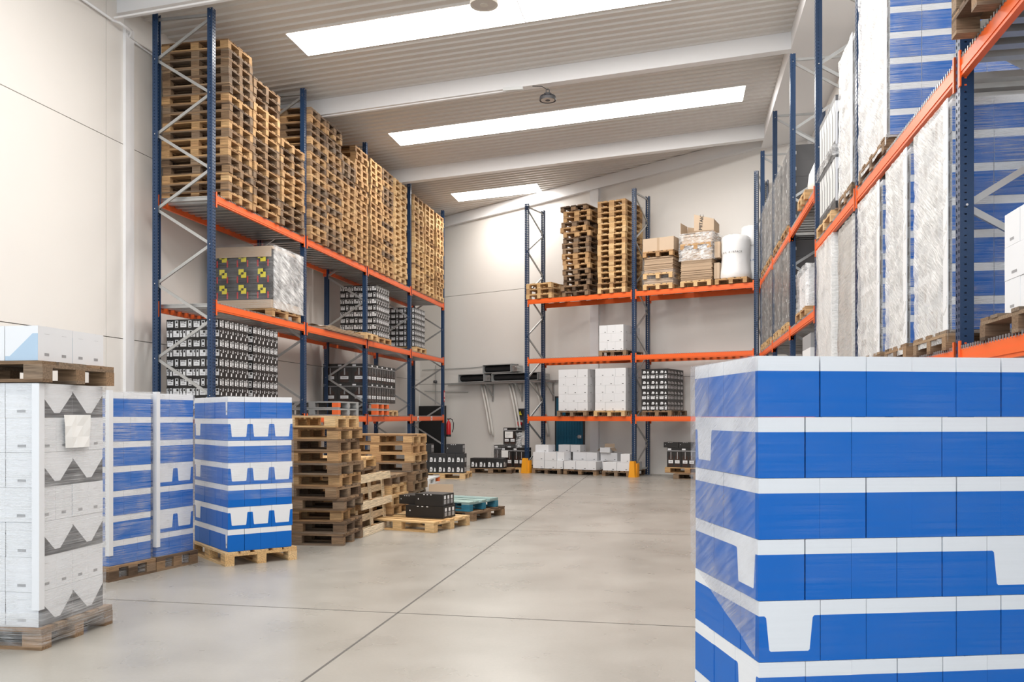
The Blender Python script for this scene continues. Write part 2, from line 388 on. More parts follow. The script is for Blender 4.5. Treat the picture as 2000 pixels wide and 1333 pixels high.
def rack(name, label, loc, rz, frames, h, levels, depth=1.05):
    """levels: {bay: [(z, deck)]}; local x along the row, y = depth, z up"""
    root = bpy.data.objects.new(name, None); COL.objects.link(root); root.location = loc; root.rotation_euler = (0, 0, rz)
    tag(root, label, 'rack')
    um = upright_mesh(h); a0 = .09
    dz = .6; zt = h-.14; n = int((zt-.25)/dz)
    bm = MB(); bm.bar((0, a0/2, 0), (0, depth-a0/2, -dz), .028, .045, 'galv'); bm.tube([(-.054, a0/2, 0), (.054, a0/2, 0)], .009, 'bolt', 6); diag1 = bm.mesh('brace')
    bm = MB(); bm.bar((0, depth-a0/2, 0), (0, a0/2, -dz), .028, .045, 'galv'); bm.tube([(-.054, depth-a0/2, 0), (.054, depth-a0/2, 0)], .009, 'bolt', 6); diag2 = bm.mesh('brace')
    bm = MB(); bm.bar((0, a0/2, 0), (0, depth-a0/2, 0), .028, .045, 'galv'); hor = bm.mesh('brace')
    for x in frames:
        f = obj('upright', um, root, (x, 0, 0))
        obj('upright', um, root, (x, depth, 0), math.pi)
        obj('brace', hor, root, (x, 0, zt+.045)); obj('brace', hor, root, (x, 0, .2))
        for i in range(n): obj('brace', diag1 if i % 2 == 0 else diag2, root, (x, 0, zt-i*dz))
    cm = MB(); cm.box(-.003, .03, -.012, .0, -.2, .05, 'orange'); cm.box(-.003, .0, -.012, .06, -.2, .05, 'orange'); conn = cm.mesh('beam_connector')
    cm = MB(); cm.box(-.03, .003, -.012, .0, -.2, .05, 'orange'); cm.box(0, .003, -.012, .06, -.2, .05, 'orange'); conn2 = cm.mesh('beam_connector')
    bms = {}
    for b, lv in levels.items():
        x0, x1 = frames[b]+.05, frames[b+1]-.05; L = round(x1-x0, 3)
        if L not in bms: bms[L] = beam_mesh(L)
        for z, deck in lv:
            for y, r in ((0, 0), (depth, math.pi)):
                o = obj('beam', bms[L], root, (x0 if r == 0 else x1, y, z), r)
                obj('beam_connector', conn, o, (0, 0, 0)); obj('beam_connector', conn2, o, (L, 0, 0))
            if deck:
                dm = MB(); x = .06
                while x < L-.1:
                    dm.box(x, x+.09, .052, depth-.052, -.06, -.012, 'galv'); dm.box(x-.01, x+.0, .01, depth-.01, -.012, .003, 'galv')
                    x += .2
                # hooked wire ends along both beams
                q = .02
                while q < L:
                    for yy in (-.004, depth-.004): dm.box(q, q+.012, yy, yy+.008, -.012, .018, 'galv')
                    q += .05
                obj('slatted_deck', dm.mesh('slatted_deck'), root, (x0, 0, z))
    return root
XLf, YL0, BAY = -7.25, 12.66, 3.435
lev3 = [(1.60, True), (3.40, True), (5.12, True)]
rack('pallet_rack', 'long blue and orange pallet rack along the left wall holding tall pallet stacks', (XLf, YL0, 0), rad(90), [i*BAY for i in range(5)], 8.06, {i: lev3 for i in range(4)})
BO, BA = Vector((-4.24, 24.14, 0)), rad(-19.5)
BX, BY = Vector((math.cos(BA), math.sin(BA), 0)), Vector((-math.sin(BA), math.cos(BA), 0))
def bk(u, v, z=0): return BO + BX*u + BY*v + Vector((0, 0, z))
rack('pallet_rack', 'two-bay blue and orange pallet rack in front of the back wall', BO, BA, [0, 3.24, 6.44], 7.6, {0: [(1.60, True), (3.21, True), (4.88, False)], 1: [(1.60, True), (3.21, True), (4.88, False)]})
YR = [21.78, 19.0, 16.07, 13.16, 10.2, 6.6, 3.0]
rt = YR[0]
lr = {0: [(1.6, True), (3.14, True), (4.88, True)], 1: [(1.6, True), (3.14, True), (4.88, True)], 2: [(1.6, True), (3.14, True), (4.88, True)],
      3: [(2.06, True), (4.08, True)], 4: [(2.06, True), (4.08, True)], 5: [(2.06, True), (4.08, True)]}
rack('pallet_rack', 'blue and orange pallet rack along the right side full of film-wrapped loads', (1.92, rt, 0), rad(-90), [rt-y for y in YR], 8.0, lr)
# yellow column guards
for u, l in ((0, 'left'), (3.24, 'middle')):
    mb = MB()
    pr = [(-.075, -.14), (.075, -.14), (.095, -.02), (-.095, -.02)]
    for z0, z1, s0, s1 in ((0, .06, 1.25, 1.1), (.06, .42, 1.1, .8)):
        a = [(x*s0, y, z0) for x, y in pr]; b = [(x*s1, y*(.93 if s1 < 1 else 1), z1) for x, y in pr]
        for i in range(4): mb.poly([a[i], a[(i+1) % 4], b[(i+1) % 4], b[i]], 'yellow')
        mb.poly(b, 'yellow')
    for sx in (-1, 1): mb.box(sx*.1-.012, sx*.1+.012, -.03, .12, 0, .36, 'yellow')
    put('column_guard', mb, f'yellow plastic guard on the floor around the {l} front post of the back rack', 'column guard', 'yellow column guards', tuple(bk(u, 0)), BA)

# ------------------------------------------------------------------ pallet stacks on the left rack top level
zt = 5.125
stk = [(13.42, .8, 18, 'nearest bay, first stack', ('pine', 'aged'), True), (14.36, 1.0, 16, 'nearest bay, second stack', ('aged', 'pine'), True), (15.42, 1.0, 11, 'nearest bay, third stack', ('pine', 'aged'), True),
       (16.60, .8, 18, 'second bay, first stack', ('pine', 'pine', 'aged'), False), (17.42, .8, 18, 'second bay, second stack', ('pine', 'aged'), False), (18.24, .8, 15, 'second bay, third stack', ('pine', 'pine', 'aged'), False), (19.05, .8, 18, 'second bay, last stack', ('pine',), False),
       (20.05, .8, 18, 'third bay, first stack', ('pine',), False), (20.90, .8, 18, 'third bay, second stack', ('pine', 'pine', 'aged'), False), (21.92, 1.0, 18, 'third bay, last stack', ('fresh',), False),
       (23.52, .9, 18, 'fourth bay, first stack', ('pine', 'fresh'), False), (24.6, .9, 18, 'fourth bay, second stack', ('pine', 'fresh'), False), (25.72, .8, 18, 'fourth bay, last stack', ('pine', 'fresh'), False)]
for y, W, n, d, mats, full in stk:
    X = XLf+.06-.6
    a, b = d.split(', ')
    for i in range(n):
        q = n-1-i
        lab = f'wooden pallet, {"topmost" if q == 0 else ORD[q]+" from top"} of {b}, {a}, left rack'
        jj = .018 if not full else .014
        pallet(X+R.uniform(-jj, jj), y+R.uniform(-.008, .008), zt+i*.1452, rad(R.uniform(-.7, .7))+(math.pi if R.random() < .5 else 0), lab, 'pallets stacked on the left rack', W, R.choice(mats), full and i > n-40)

# ------------------------------------------------------------------ cartons
def face_T(origin, ux, uz):   # helper: map (u,v,off) to a carton face; ux along the face, normal = ux x z
    o, ux, uz = Vector(origin), Vector(ux), Vector(uz); n = ux.cross(uz)
    return lambda u, v, e=0: tuple(o + ux*u + uz*v + n*e)
def carton(L, W, H, draw):
    """origin bottom corner; faces -y and +y length L (long), -x,+x width W (short)"""
    mb = MB()
    for kind, o, ux, w in (('long', (0, 0, 0), (1, 0, 0), L), ('short', (L, 0, 0), (0, 1, 0), W), ('long', (L, W, 0), (-1, 0, 0), L), ('short', (0, W, 0), (0, -1, 0), W)):
        draw(mb, kind, face_T(o, ux, (0, 0, 1)), w, H)
    return mb
def rect(mb, F, u0, u1, v0, v1, k, e=0): mb.poly([F(u0, v0, e), F(u1, v0, e), F(u1, v1, e), F(u0, v1, e)], k)
def lid(mb, L, W, H, k):
    mb.poly([(0, 0, H), (L, 0, H), (L, W, H), (0, W, H)], k); mb.poly([(0, W, 0), (L, W, 0), (L, 0, 0), (0, 0, 0)], k)
    mb.poly([(0, W/2-.003, H+.0006), (L, W/2-.003, H+.0006), (L, W/2+.003, H+.0006), (0, W/2+.003, H+.0006)], 'label')
def draw_blue(notch):
    def f(mb, kind, F, w, h):
        vb = h*.755
        if kind == 'long' and notch:
            a, b, c = .12*w, .17*w, .03*w; n0 = .17*h
            top = [(0, vb), (a-c, vb), (a, vb-c), (b, n0+.006), (b+.006, n0), (w-b-.006, n0), (w-b, n0+.006), (w-a, vb-c), (w-a+c, vb), (w, vb)]
            mb.poly([F(*p) for p in [(0, 0), (w, 0)]+top[::-1]], 'card_b')
            mb.poly([F(*p) for p in top+[(w, h), (0, h)]], 'card_w')
        else:
            rect(mb, F, 0, w, 0, vb, 'card_b'); rect(mb, F, 0, w, vb, h, 'card_w')
    return f
def draw_bw(mb, kind, F, w, h):
    rect(mb, F, 0, w, 0, h, 'card_k')
    e = .0012
    def big(u, s):
        rect(mb, F, u, u+s, .18*h, .8*h, 'card_w', e); rect(mb, F, u+.08*s, u+.45*s, .58*h, .8*h, 'label', e*2)
        rect(mb, F, u+.55*s, u+.9*s, .56*h, .82*h, 'card_k', e*2); rect(mb, F, u+.66*s, u+.92*s, .63*h, .75*h, 'card_w', e*3)
        rect(mb, F, u+.2*s, u+.72*s, .36*h, .42*h, 'label', e*2)
    def small(u, s):
        rect(mb, F, u, u+s, .14*h, .88*h, 'card_w', e); rect(mb, F, u+.2*s, u+.8*s, .6*h, .82*h, 'card_k', e*2); rect(mb, F, u+.2*s, u+.8*s, .2*h, .3*h, 'card_k', e*2)
    if kind == 'long': big(.055*w*1, .46*w); small(.66*w, .24*w)
    else: big(.1*w, .34*w); small(.58*w, .24*w)
def draw_bluec(mb, kind, F, w, h):
    vb = h*.755; rect(mb, F, 0, w, 0, vb, 'card_b'); rect(mb, F, 0, w, vb, h, 'card_w')
    if kind == 'long': mb.poly([F(u*w, v*h, .001) for u, v in ((.70, .76), (.74, .16), (.90, .16), (.94, .76))], 'card_w'); rect(mb, F, .77*w, .87*w, .28*h, .36*h, 'label', .002)
def draw_bwo(mb, kind, F, w, h):
    rect(mb, F, 0, w, 0, h, 'card_k'); e = .0012
    if kind == 'long':
        for u, q in ((-.02, .2), (.52, .46)):
            rect(mb, F, max(.02, u)*w, (u+q)*w, .18*h, .84*h, 'card_w', e); rect(mb, F, (u+q*.55)*w, (u+q*.9)*w, .56*h, .8*h, 'card_k', e*2); rect(mb, F, (u+q*.2)*w, (u+q*.72)*w, .36*h, .42*h, 'label', e*2)
        rect(mb, F, .26*w, .44*w, .14*h, .86*h, 'card_w', e); rect(mb, F, .30*w, .40*w, .58*h, .8*h, 'card_k', e*2)
    else:
        mb.poly([F(u*w, v*h, e) for u, v in ((.25, .12), (.5, .12), (.52, .4), (.36, .48))], 'card_w'); mb.poly([F(u*w, v*h, e) for u, v in ((.62, .5), (.82, .55), (.8, .86), (.7, .9))], 'card_w'); mb.poly([F(u*w, v*h, e) for u, v in ((.1, .7), (.3, .66), (.26, .8))], 'card_w')
def draw_bws(mb, kind, F, w, h):
    rect(mb, F, 0, w, 0, h, 'card_k'); e = .0015
    if kind == 'long':
        rect(mb, F, .1*w, .13*w, .5*h, .62*h, 'card_w', e)
        for u in (.3, .42, .55): rect(mb, F, u*w, (u+.05)*w, .9*h, .97*h, 'card_w', e)
    else:
        for u in (.1, .4, .7):
            rect(mb, F, u*w, (u+.2)*w, .15*h, .5*h, 'label', e); rect(mb, F, (u+.02)*w, (u+.18)*w, .56*h, .86*h, 'card_w', e)
def draw_bwf(mb, kind, F, w, h):
    rect(mb, F, 0, w, 0, h, 'card_k'); e = .0015
    mb.poly([F(u*w, v*h, e) for u, v in ((.15, .14), (.45, .14), (.5, .4), (.42, .62), (.2, .6))], 'card_w'); rect(mb, F, .22*w, .4*w, .3*h, .36*h, 'ink', e*2)
    mb.poly([F(u*w, v*h, e) for u, v in ((.62, .14), (.85, .14), (.82, .5), (.7, .56))], 'card_w')
def draw_white(mb, kind, F, w, h):
    rect(mb, F, 0, w, 0, h, 'card_w'); e = .001
    rect(mb, F, w*.36, w*.62, h*.15, h*.23, 'label', e)
    if kind == 'short':
        rect(mb, F, w*.36, w*.64, h*.78, h*.785, 'label', e)
def draw_small(mb, kind, F, w, h):
    rect(mb, F, 0, w, 0, h, 'card_w'); rect(mb, F, w*.68, w*.82, h*.14, h*.2, 'ink', .0015)
def draw_zig(mb, kind, F, w, h):
    if kind == 'short': return draw_white(mb, kind, F, w, h)
    blk = [(0, 0), (w, 0), (w, .72*h), (.62*w, .14*h), (.46*w, .14*h), (0, .8*h)]
    mb.poly([F(*p) for p in blk], 'card_g'); mb.poly([F(*p) for p in [(0, .8*h), (.46*w, .14*h), (.62*w, .14*h), (w, .72*h), (w, h), (0, h)]], 'card_w')
def draw_slope(mb, kind, F, w, h):
    if kind == 'short': return draw_white(mb, kind, F, w, h)
    mb.poly([F(*p) for p in [(0, 0), (w, 0), (w, .78*h), (.84*w, .78*h), (.14*w, .13*h), (0, .13*h)]], 'card_s'); mb.poly([F(*p) for p in [(0, .13*h), (.14*w, .13*h), (.84*w, .78*h), (w, .78*h), (w, h), (0, h)]], 'card_w')
M['card_s'] = plain('pale blue carton print', (.42, .55, .68), .45)
def draw_bottle(mb, kind, F, w, h):
    rect(mb, F, 0, w, 0, h, 'card_k'); e = .0015
    rect(mb, F, 0, w, .82*h, .86*h, 'label', e)
    for c in ((.27, .73) if kind == 'long' else (.5,)):
        c *= w; s = .17*w if kind == 'long' else .3*w
        mb.poly([F(c+x*s, v*h, e) for x, v in ((-1, .04), (1, .04), (1, .52), (.35, .64), (.3, .8), (-.3, .8), (-.35, .64), (-1, .52))], 'card_bt')
        rect(mb, F, c-s*.95, c+s*.95, .2*h, .36*h, 'card_w', e*2); rect(mb, F, c-s*.1, c+s*.2, .42*h, .78*h, 'label', e*2)
        rect(mb, F, c-s*.6, c+s*.6, .26*h, .29*h, 'label', e*3)
    rect(mb, F, .05*w, .3*w, .88*h, .96*h, 'card_w', e)
M['card_bt'] = plain('dark bottle print', (.045, .025, .02), .25)
def draw_wbottle(mb, kind, F, w, h):
    rect(mb, F, 0, w, 0, h, 'card_w'); e = .0015
    rect(mb, F, .0, w, .0, .13*h, 'card_k', e); rect(mb, F, 0, w, .9*h, h, 'card_g', e)
    for c, s in ((.27*w, .2*w), (.75*w, .2*w)):
        mb.poly([F(c+x*s*1.12, v*h*1.02, e) for x, v in ((-1, .13), (1, .13), (1, .67), (.62, .79), (.38, .91), (-.38, .91), (-.62, .79), (-1, .67))], 'card_g')
        mb.poly([F(c+x*s, v*h, e*2) for x, v in ((-1, .2), (1, .2), (1, .66), (.6, .78), (.35, .9), (-.35, .9), (-.6, .78), (-1, .66))], 'whiteplastic')
        rect(mb, F, c-s*.85, c-s*.6, .22*h, .66*h, 'label', e*3); rect(mb, F, c-s*.05, c+s*.35, .22*h, .74*h, 'paper', e*3)
        rect(mb, F, c-s*1., c+s*1., .13*h, .2*h, 'card_g', e*3)
def draw_bluep(mb, kind, F, w, h):
    if kind == 'long': return draw_blue(False)(mb, kind, F, w, h)
    rect(mb, F, 0, w, 0, h, 'card_w'); e = .0012
    rect(mb, F, .06*w, .5*w, .12*h, .62*h, 'label', e); rect(mb, F, .62*w, .8*w, .2*h, .8*h, 'print', e); rect(mb, F, .1*w, .4*w, .72*h, .8*h, 'print', e)
    for q in range(5): rect(mb, F, .1*w, .44*w, (.18+.08*q)*h, (.21+.08*q)*h, 'card_w', e*2)
M['print'] = plain('pale brown print', (.40, .33, .28), .6)
def draw_kraft(mb, kind, F, w, h): rect(mb, F, 0, w, 0, h, 'kraft2'); rect(mb, F, w*.46, w*.54, 0, h, 'kraft', .001)
def draw_dark(mb, kind, F, w, h):
    rect(mb, F, 0, w, 0, h, 'card_g'); rect(mb, F, w*.1, w*.2, h*.4, h*.6, 'card_w', .001)
CM = {}
def cmesh(kind, L, W, H):
    key = (kind, round(L, 3), round(W, 3), round(H, 3))
    if key not in CM:
        dr = {'bluep': draw_bluep, 'bluec': draw_bluec, 'bwo': draw_bwo, 'bws': draw_bws, 'bwf': draw_bwf, 'blue': draw_blue(False), 'bluen': draw_blue(True), 'bw': draw_bw, 'white': draw_white, 'small': draw_small, 'zig': draw_zig, 'slope': draw_slope, 'bottle': draw_bottle, 'wbottle': draw_wbottle, 'kraft': draw_kraft, 'dark': draw_dark}[kind]
        mb = carton(L, W, H, dr); lid(mb, L, W, H, {'bw': 'card_k', 'bwo': 'card_k', 'bws': 'card_k', 'bwf': 'card_k', 'bottle': 'card_k', 'dark': 'card_g', 'kraft': 'kraft2'}.get(kind, 'card_w'))
        CM[key] = mb.mesh('carton')
    return CM[key]
def cbox(kind, T, x, y, z, L, W, H, turn, label, group, name='carton', gap=.003, j=.002):
    """carton with footprint corner (x,y) in frame T; turn=True: its long side runs along frame y"""
    me = cmesh(kind, L-gap, W-gap, H-.002)
    p = T @ (Vector((x+gap/2, y+gap/2, z)) if not turn else Vector((x+W-gap/2, y+gap/2, z)))
    p += Vector((R.uniform(-j, j), R.uniform(-j, j), 0))
    a = T.to_euler().z + (math.pi/2 if turn else 0)
    o = obj(name, me, None, p, a+rad(R.uniform(-.25, .25))); tag(o, label, 'carton', group); return o
def frame(x, y, z, rz): return Matrix.Translation((x, y, z)) @ Matrix.Rotation(rz, 4, 'Z')
def load(T, layers, H, desc, group, name='carton', colour='', sides=('right', 'left'), keep=('f', 'l', 'top')):
    """layers from the bottom: list of rows of (kind,x,y,L,W,turn); x0 face = 'l', y0 face = 'f'"""
    n = len(layers)
    for li, lay in enumerate(layers):
        row = n-1-li
        X1 = max((x+(W if t else L)) for _, x, y, L, W, t in lay); Y1 = max((y+(L if t else W)) for _, x, y, L, W, t in lay)
        fr = sorted([b for b in lay if b[2] < .01], key=lambda b: b[1]); lf = sorted([b for b in lay if b[1] < .01 and b[2] >= .01], key=lambda b: b[2])
        for i, (k, x, y, L, W, t) in enumerate(fr):
            if 'f' not in keep and 'x' not in keep and not (x < .01): continue
            cbox(k, T, x, y, li*H, L, W, H, t, f'{colour} carton, {FST[row]} row down, {FST[i]} along {sides[0]} face of {desc}', group, name)
        if 'l' in keep:
            for i, (k, x, y, L, W, t) in enumerate(lf):
                cbox(k, T, x, y, li*H, L, W, H, t, f'{colour} carton, {FST[row]} row down, {FST[i+1]} along {sides[1]} face of {desc}', group, name)
        if 'top' in keep and row == 0:
            for i, (k, x, y, L, W, t) in enumerate([b for b in lay if b[1] >= .01 and b[2] >= .01]):
                cbox(k, T, x, y, li*H, L, W, H, t, f'{colour} carton in the top layer behind the faces of {desc}', group, name)
def grid(kind, nx, ny, L, W, turn=False, x0=0, y0=0):
    a, b = (W, L) if turn else (L, W)
    return [(kind, x0+i*a, y0+j*b, L, W, turn) for i in range(nx) for j in range(ny)]
def wrap(name, T, x0, x1, y0, y1, z0, z1, k, label, group=None, top=False, amp=.008, n=9, cat='stretch film'):
    mb = MB(); mb.T = T; r = random.Random(label)
    cs = [(x0, y0), (x1, y0), (x1, y1), (x0, y1)]; ring = []
    for c in range(4):
        a, b = cs[c], cs[(c+1) % 4]
        for i in range(n): ring.append((a[0]+(b[0]-a[0])*i/n, a[1]+(b[1]-a[1])*i/n))
    cx, cy = (x0+x1)/2, (y0+y1)/2; nz = max(6, int((z1-z0)/.14)); rows = []
    for j in range(nz+1):
        z = z0+(z1-z0)*j/nz; row = []
        for i, (x, y) in enumerate(ring):
            dx, dy = x-cx, y-cy; s = math.hypot(dx, dy); o = r.uniform(0, amp)
            row.append(mb.pt((x+dx/s*o, y+dy/s*o, z+(r.uniform(-.012, .012) if 0 < j < nz else 0))))
        rows.append(row)
    mi = mb.m(k); m = len(ring)
    for A, B in zip(rows, rows[1:]):
        for i in range(m): mb.f.append([A[i], A[(i+1) % m], B[(i+1) % m], B[i]]); mb.mi.append(mi)
    if top: mb.f.append(rows[-1]); mb.mi.append(mi)
    return tag(obj(name, mb.mesh(name, smooth=True)), label, cat, group)
def board(T, x, y, z0, z1, label, w=.05, k='card_w', sx=1, sy=1):
    """L-shaped edge protector at a corner"""
    mb = MB(); mb.T = T; t = .005
    mb.box(min(x, x+sx*w), max(x, x+sx*w), min(y, y-sy*t), max(y, y-sy*t), z0, z1, k); mb.box(min(x, x-sx*t), max(x, x-sx*t), min(y-sy*t, y+sy*w), max(y-sy*t, y+sy*w), z0, z1, k)
    return put('edge_protector', mb, label, 'edge protector', 'white edge protectors on wrapped loads')

# blue layers: A = first column turned so its long side shows on the front; B = last column turned
a_, b_, hB = .178, .24, .239
def layA(n1=False, n2=False, a_=a_, b_=b_): return [('bluen' if n1 else 'blue', 0, j*a_, b_, a_, False) for j in range(4)] + [('bluen' if n2 else 'blue', b_+i*a_, j*b_, b_, a_, True) for i in range(5) for j in range(3)]
def layB(n1=False, n2=False, a_=a_, b_=b_): return [('bluen' if (n2 is True or (n2 is not False and j in n2)) else 'blue', i*a_, j*b_, b_, a_, True) for i in range(5) for j in range(3)] + [('bluen' if n1 else 'blue', 5*a_, j*a_, b_, a_, False) for j in range(4)]
def flip(lay): return [(k, y, x, L, W, not t) for k, x, y, L, W, t in lay]
# big foreground stack on the right
T1 = frame(.30, 3.50, 0, rad(17.5)); 
c = T1 @ Vector((.6, .385, 0)); pallet(c.x, c.y, 0, rad(17.5), 'wooden pallet on the floor under the big blue foreground stack', None, .8, 'pine', True)
# from the bottom: 7th row ... 1st row
k2 = dict(a_=.191, b_=.252)
lays = [layA(**k2), layB(False, (0,), **k2), layA(True, **k2), layB(True, (0,), **k2), layA(**k2), layB(False, (2,), **k2), layA(**k2)]
load(T1 @ Matrix.Translation((0, 0, .147)), lays, hB, 'big foreground stack', 'blue and white cartons on the big foreground stack', 'blue_carton', 'blue and white')
W1 = wrap('stretch_wrap', T1, -.006, 1.213, -.006, .772, .06, 1.825, 'filmveil', 'thin clear film wound around the big blue foreground stack on the right', amp=.003)
mb = MB(); mb.T = T1; rr = random.Random(2)
g = [[(-.014-rr.uniform(0, .004), -.012+.79*i/10, .9+.92*j/12-(.25*(1-i/10) if j == 0 else 0)) for i in range(11)] for j in range(13)]
for r0, r1 in zip(g, g[1:]):
    for i in range(10): mb.poly([r0[i+1], r0[i], r1[i], r1[i+1]], 'filmcloud')
put('stretch_wrap', mb, 'cloudy extra film on the narrow left face of the big blue foreground stack', 'stretch film', smooth=True)
# rotated blue stack in the middle left
T2 = frame(-4.70, 8.43, 0, rad(48))
c = T2 @ Vector((.4, .6, 0)); pallet(c.x, c.y, 0, rad(138), 'clean wooden pallet under the blue stack standing beside the pallet piles', None, .8, 'fresh', True)
B1 = T2 @ Matrix.Translation((.04, .03, .147)); hb2 = .236
cornr = lambda lay: [('bluec' if (x < .01 and y < .01) else k, x, y, L, W, t) for k, x, y, L, W, t in lay]
lays = [cornr(flip(layA())), flip(layB(True, True)), flip(layA()), flip(layB(True, True)), flip(layA()), flip(layB(True, True)), cornr(flip(layA()))]
load(B1, lays, hb2, 'angled blue stack', 'blue and white cartons on the angled stack', 'blue_carton', 'blue and white')
wrap('stretch_wrap', B1, -.006, .73, -.006, 1.15, .55, 1.655, 'filmlite', 'clear film around the upper rows of the angled blue stack', amp=.004)
# two narrow blue stacks behind film
for q, (ox, lab) in enumerate(((0, 'nearer narrow blue stack'), (.61, 'farther narrow blue stack'))):
    T3 = frame(-5.34, 7.42, 0, rad(79.6)) @ Matrix.Translation((ox, 0, 0))
    mb = MB()
    for (x0, x1, y0, y1, z0, z1) in [(0, .6, 0, .1, 0, .022), (0, .6, .35, .45, 0, .022), (0, .6, .7, .8, 0, .022), (0, .12, 0, .8, .1, .122), (.24, .36, 0, .8, .1, .122), (.48, .6, 0, .8, .1, .122)] + [(0, .6, y, y+.1, .122, .144) for y in (0, .175, .35, .525, .7)] + [(x, x+.12, y, y+.1, .022, .1) for x in (0, .24, .48) for y in (0, .35, .7)]:
        mb.box(x0, x1, y0, y1, z0, z1, 'aged')
    o = put('half_pallet', mb, f'dark half-size wooden pallet on the floor under the {lab}', 'pallet'); o.matrix_world = T3
    B3 = T3 @ Matrix.Translation((.03, .03, .147))
    A = grid('blue', 3, 3, b_, a_, True); Bn = grid('blue', 2, 4, .267, a_, False) ; Bm = grid('bluen', 2, 4, .267, a_, False)
    seq = [A, Bn, A, Bn, A, Bn, A] if q == 0 else [A, Bm, A, Bm, A, Bn, A]
    load(B3, seq, .239, lab, 'blue and white cartons on the narrow stacks', 'blue_carton', 'blue and white', ('right', 'left'), ('f', 'l'))
    wrap('stretch_wrap', B3, -.008, .545, -.008, .73, -.12, 1.69, 'film', f'shiny film wound around the {lab}', amp=.006)
    board(B3, -.012, -.012, .1, 1.69, f'white cardboard edge strip on the near corner of the {lab}', .045)
# tall white stack at the left edge
T4 = frame(-4.23, 5.17, 0, rad(92.5))
c = T4 @ Vector((.4, .6, 0)); pallet(c.x, c.y, 0, rad(182.5), 'grey wooden pallet on the floor beneath the tall white carton stack', None, .8, 'aged', True)
B4 = T4 @ Matrix.Translation((.035, .05, .147))
def shortrow(nc=3): return [('white', i*.18, j*.25, .25, .18, True) for i in range(4) for j in range(nc)]
def zigrow(k='zig', nc=3): return [(k, i*.36, j*.25, .36, .25, False) for i in range(2) for j in range(nc)]
load(B4, [zigrow(), shortrow(), zigrow(), shortrow(), zigrow(), shortrow(), zigrow()], .238, 'tall white stack', 'white cartons on the tall stack at the left edge', 'white_carton', 'white')
wrap('stretch_wrap', B4, -.01, .735, -.01, .77, .0, 1.665, 'film', 'shiny clear film wound around the tall white stack at the left edge', amp=.006)
wrap('stretch_wrap', T4, -.012, .812, -.012, 1.21, .03, .26, 'film', 'bunched grey film around the foot of the tall white stack', amp=.02)
board(B4, -.016, -.016, .12, 1.66, 'white cardboard edge strip on the near corner of the tall white stack', .05)
c = T4 @ Vector((.42, .6, 0)); pallet(c.x, c.y, 1.818, rad(182), 'weathered wooden pallet lying on top of the tall white stack', None, .8, 'aged', True)
B5 = T4 @ Matrix.Translation((.04, .06, 1.966))
load(B5, [[('slope' if j == 0 else 'white', i*.185, j*.25, .25, .185, True) for i in range(4) for j in range(3)]], .24, 'top tier at left edge', 'white cartons on the uppermost pallet at the left edge', 'white_carton', 'white')
for i, ch in enumerate([o for o in bpy.data.objects if o.name.startswith('white_carton')][-12:]):
    pass
mb = MB(); mb.T = T4 @ Matrix.Translation((0, 0, 0))
g = [[(.26+.30*u + (.03*(1-v) if u < .5 else 0), 0.031-.012*math.sin(3*u+2*v)**2, 1.36+.235*v) for u in (0, .25, .5, .75, 1)] for v in (0, .33, .66, 1)]
for r0, r1 in zip(g, g[1:]):
    for i in range(4): mb.poly([r0[i], r0[i+1], r1[i+1], r1[i]], 'paper')
put('delivery_note', mb, 'crumpled white paper sheet stuck on the right face of the tall white stack', 'paper')

# ------------------------------------------------------------------ floor pallet piles, left of the aisle
def angled(x, y, z, rz, lab, **k): return pallet(x, y, z, rad(rz), lab, 'wooden pallets piled on the floor beside the left rack', **k)
for i in range(11):
    q = 10-i; m = 'fresh' if q == 0 else ('aged' if i in (0, 1, 3, 4, 6, 8) else 'pine')
    ox = [0, .0, -.07, .02, -.03, -.03, .01, -.03, -.04, -.02, -.05][i]
    angled(-4.06-.6+ox, 9.98+.42+R.uniform(-.02, .02), i*.1452, [3, 5, 8, 4, -1, 2, -2, 1, 2, -1, 0][i], f'wooden pallet, {"topmost" if q == 0 else ORD[q]+" from top"} of the nearest floor pile', mat=m, full=True)
for i in range(9):
    q = 8-i
    angled(-4.05-.6+[0, .02, -.02, .0, .01, -.02, .0, -.03, -.02][i], 12.92+.42+R.uniform(-.02, .02), i*.1452, [1, -2, 2, 0, 1, -1, 1, 0, 0][i], f'wooden pallet, {"topmost" if q == 0 else ORD[q]+" from top"} of the farthest floor pile', mat=R.choice(('pine', 'aged', 'aged')), full=True)
for i in range(7):
    q = 6-i
    angled(-4.33-.6+R.uniform(-.02, .02), 11.53, i*.1452, R.uniform(-2, 2), f'wooden pallet, {"topmost" if q == 0 else ORD[q]+" from top"} of the pile behind the upright pallet', W=1.0, mat='fresh' if q == 0 else R.choice(('pine', 'aged')), full=True)
for i in range(5):
    q = 4-i
    angled(-4.12-.6+R.uniform(-.02, .02), 12.48, i*.1452, R.uniform(-1, 1), f'wooden pallet, {"topmost" if q == 0 else ORD[q]+" from top"} of the low pile right of the upright pallet', mat=['aged', 'pine', 'fresh', 'fresh', 'aged'][i], full=True)
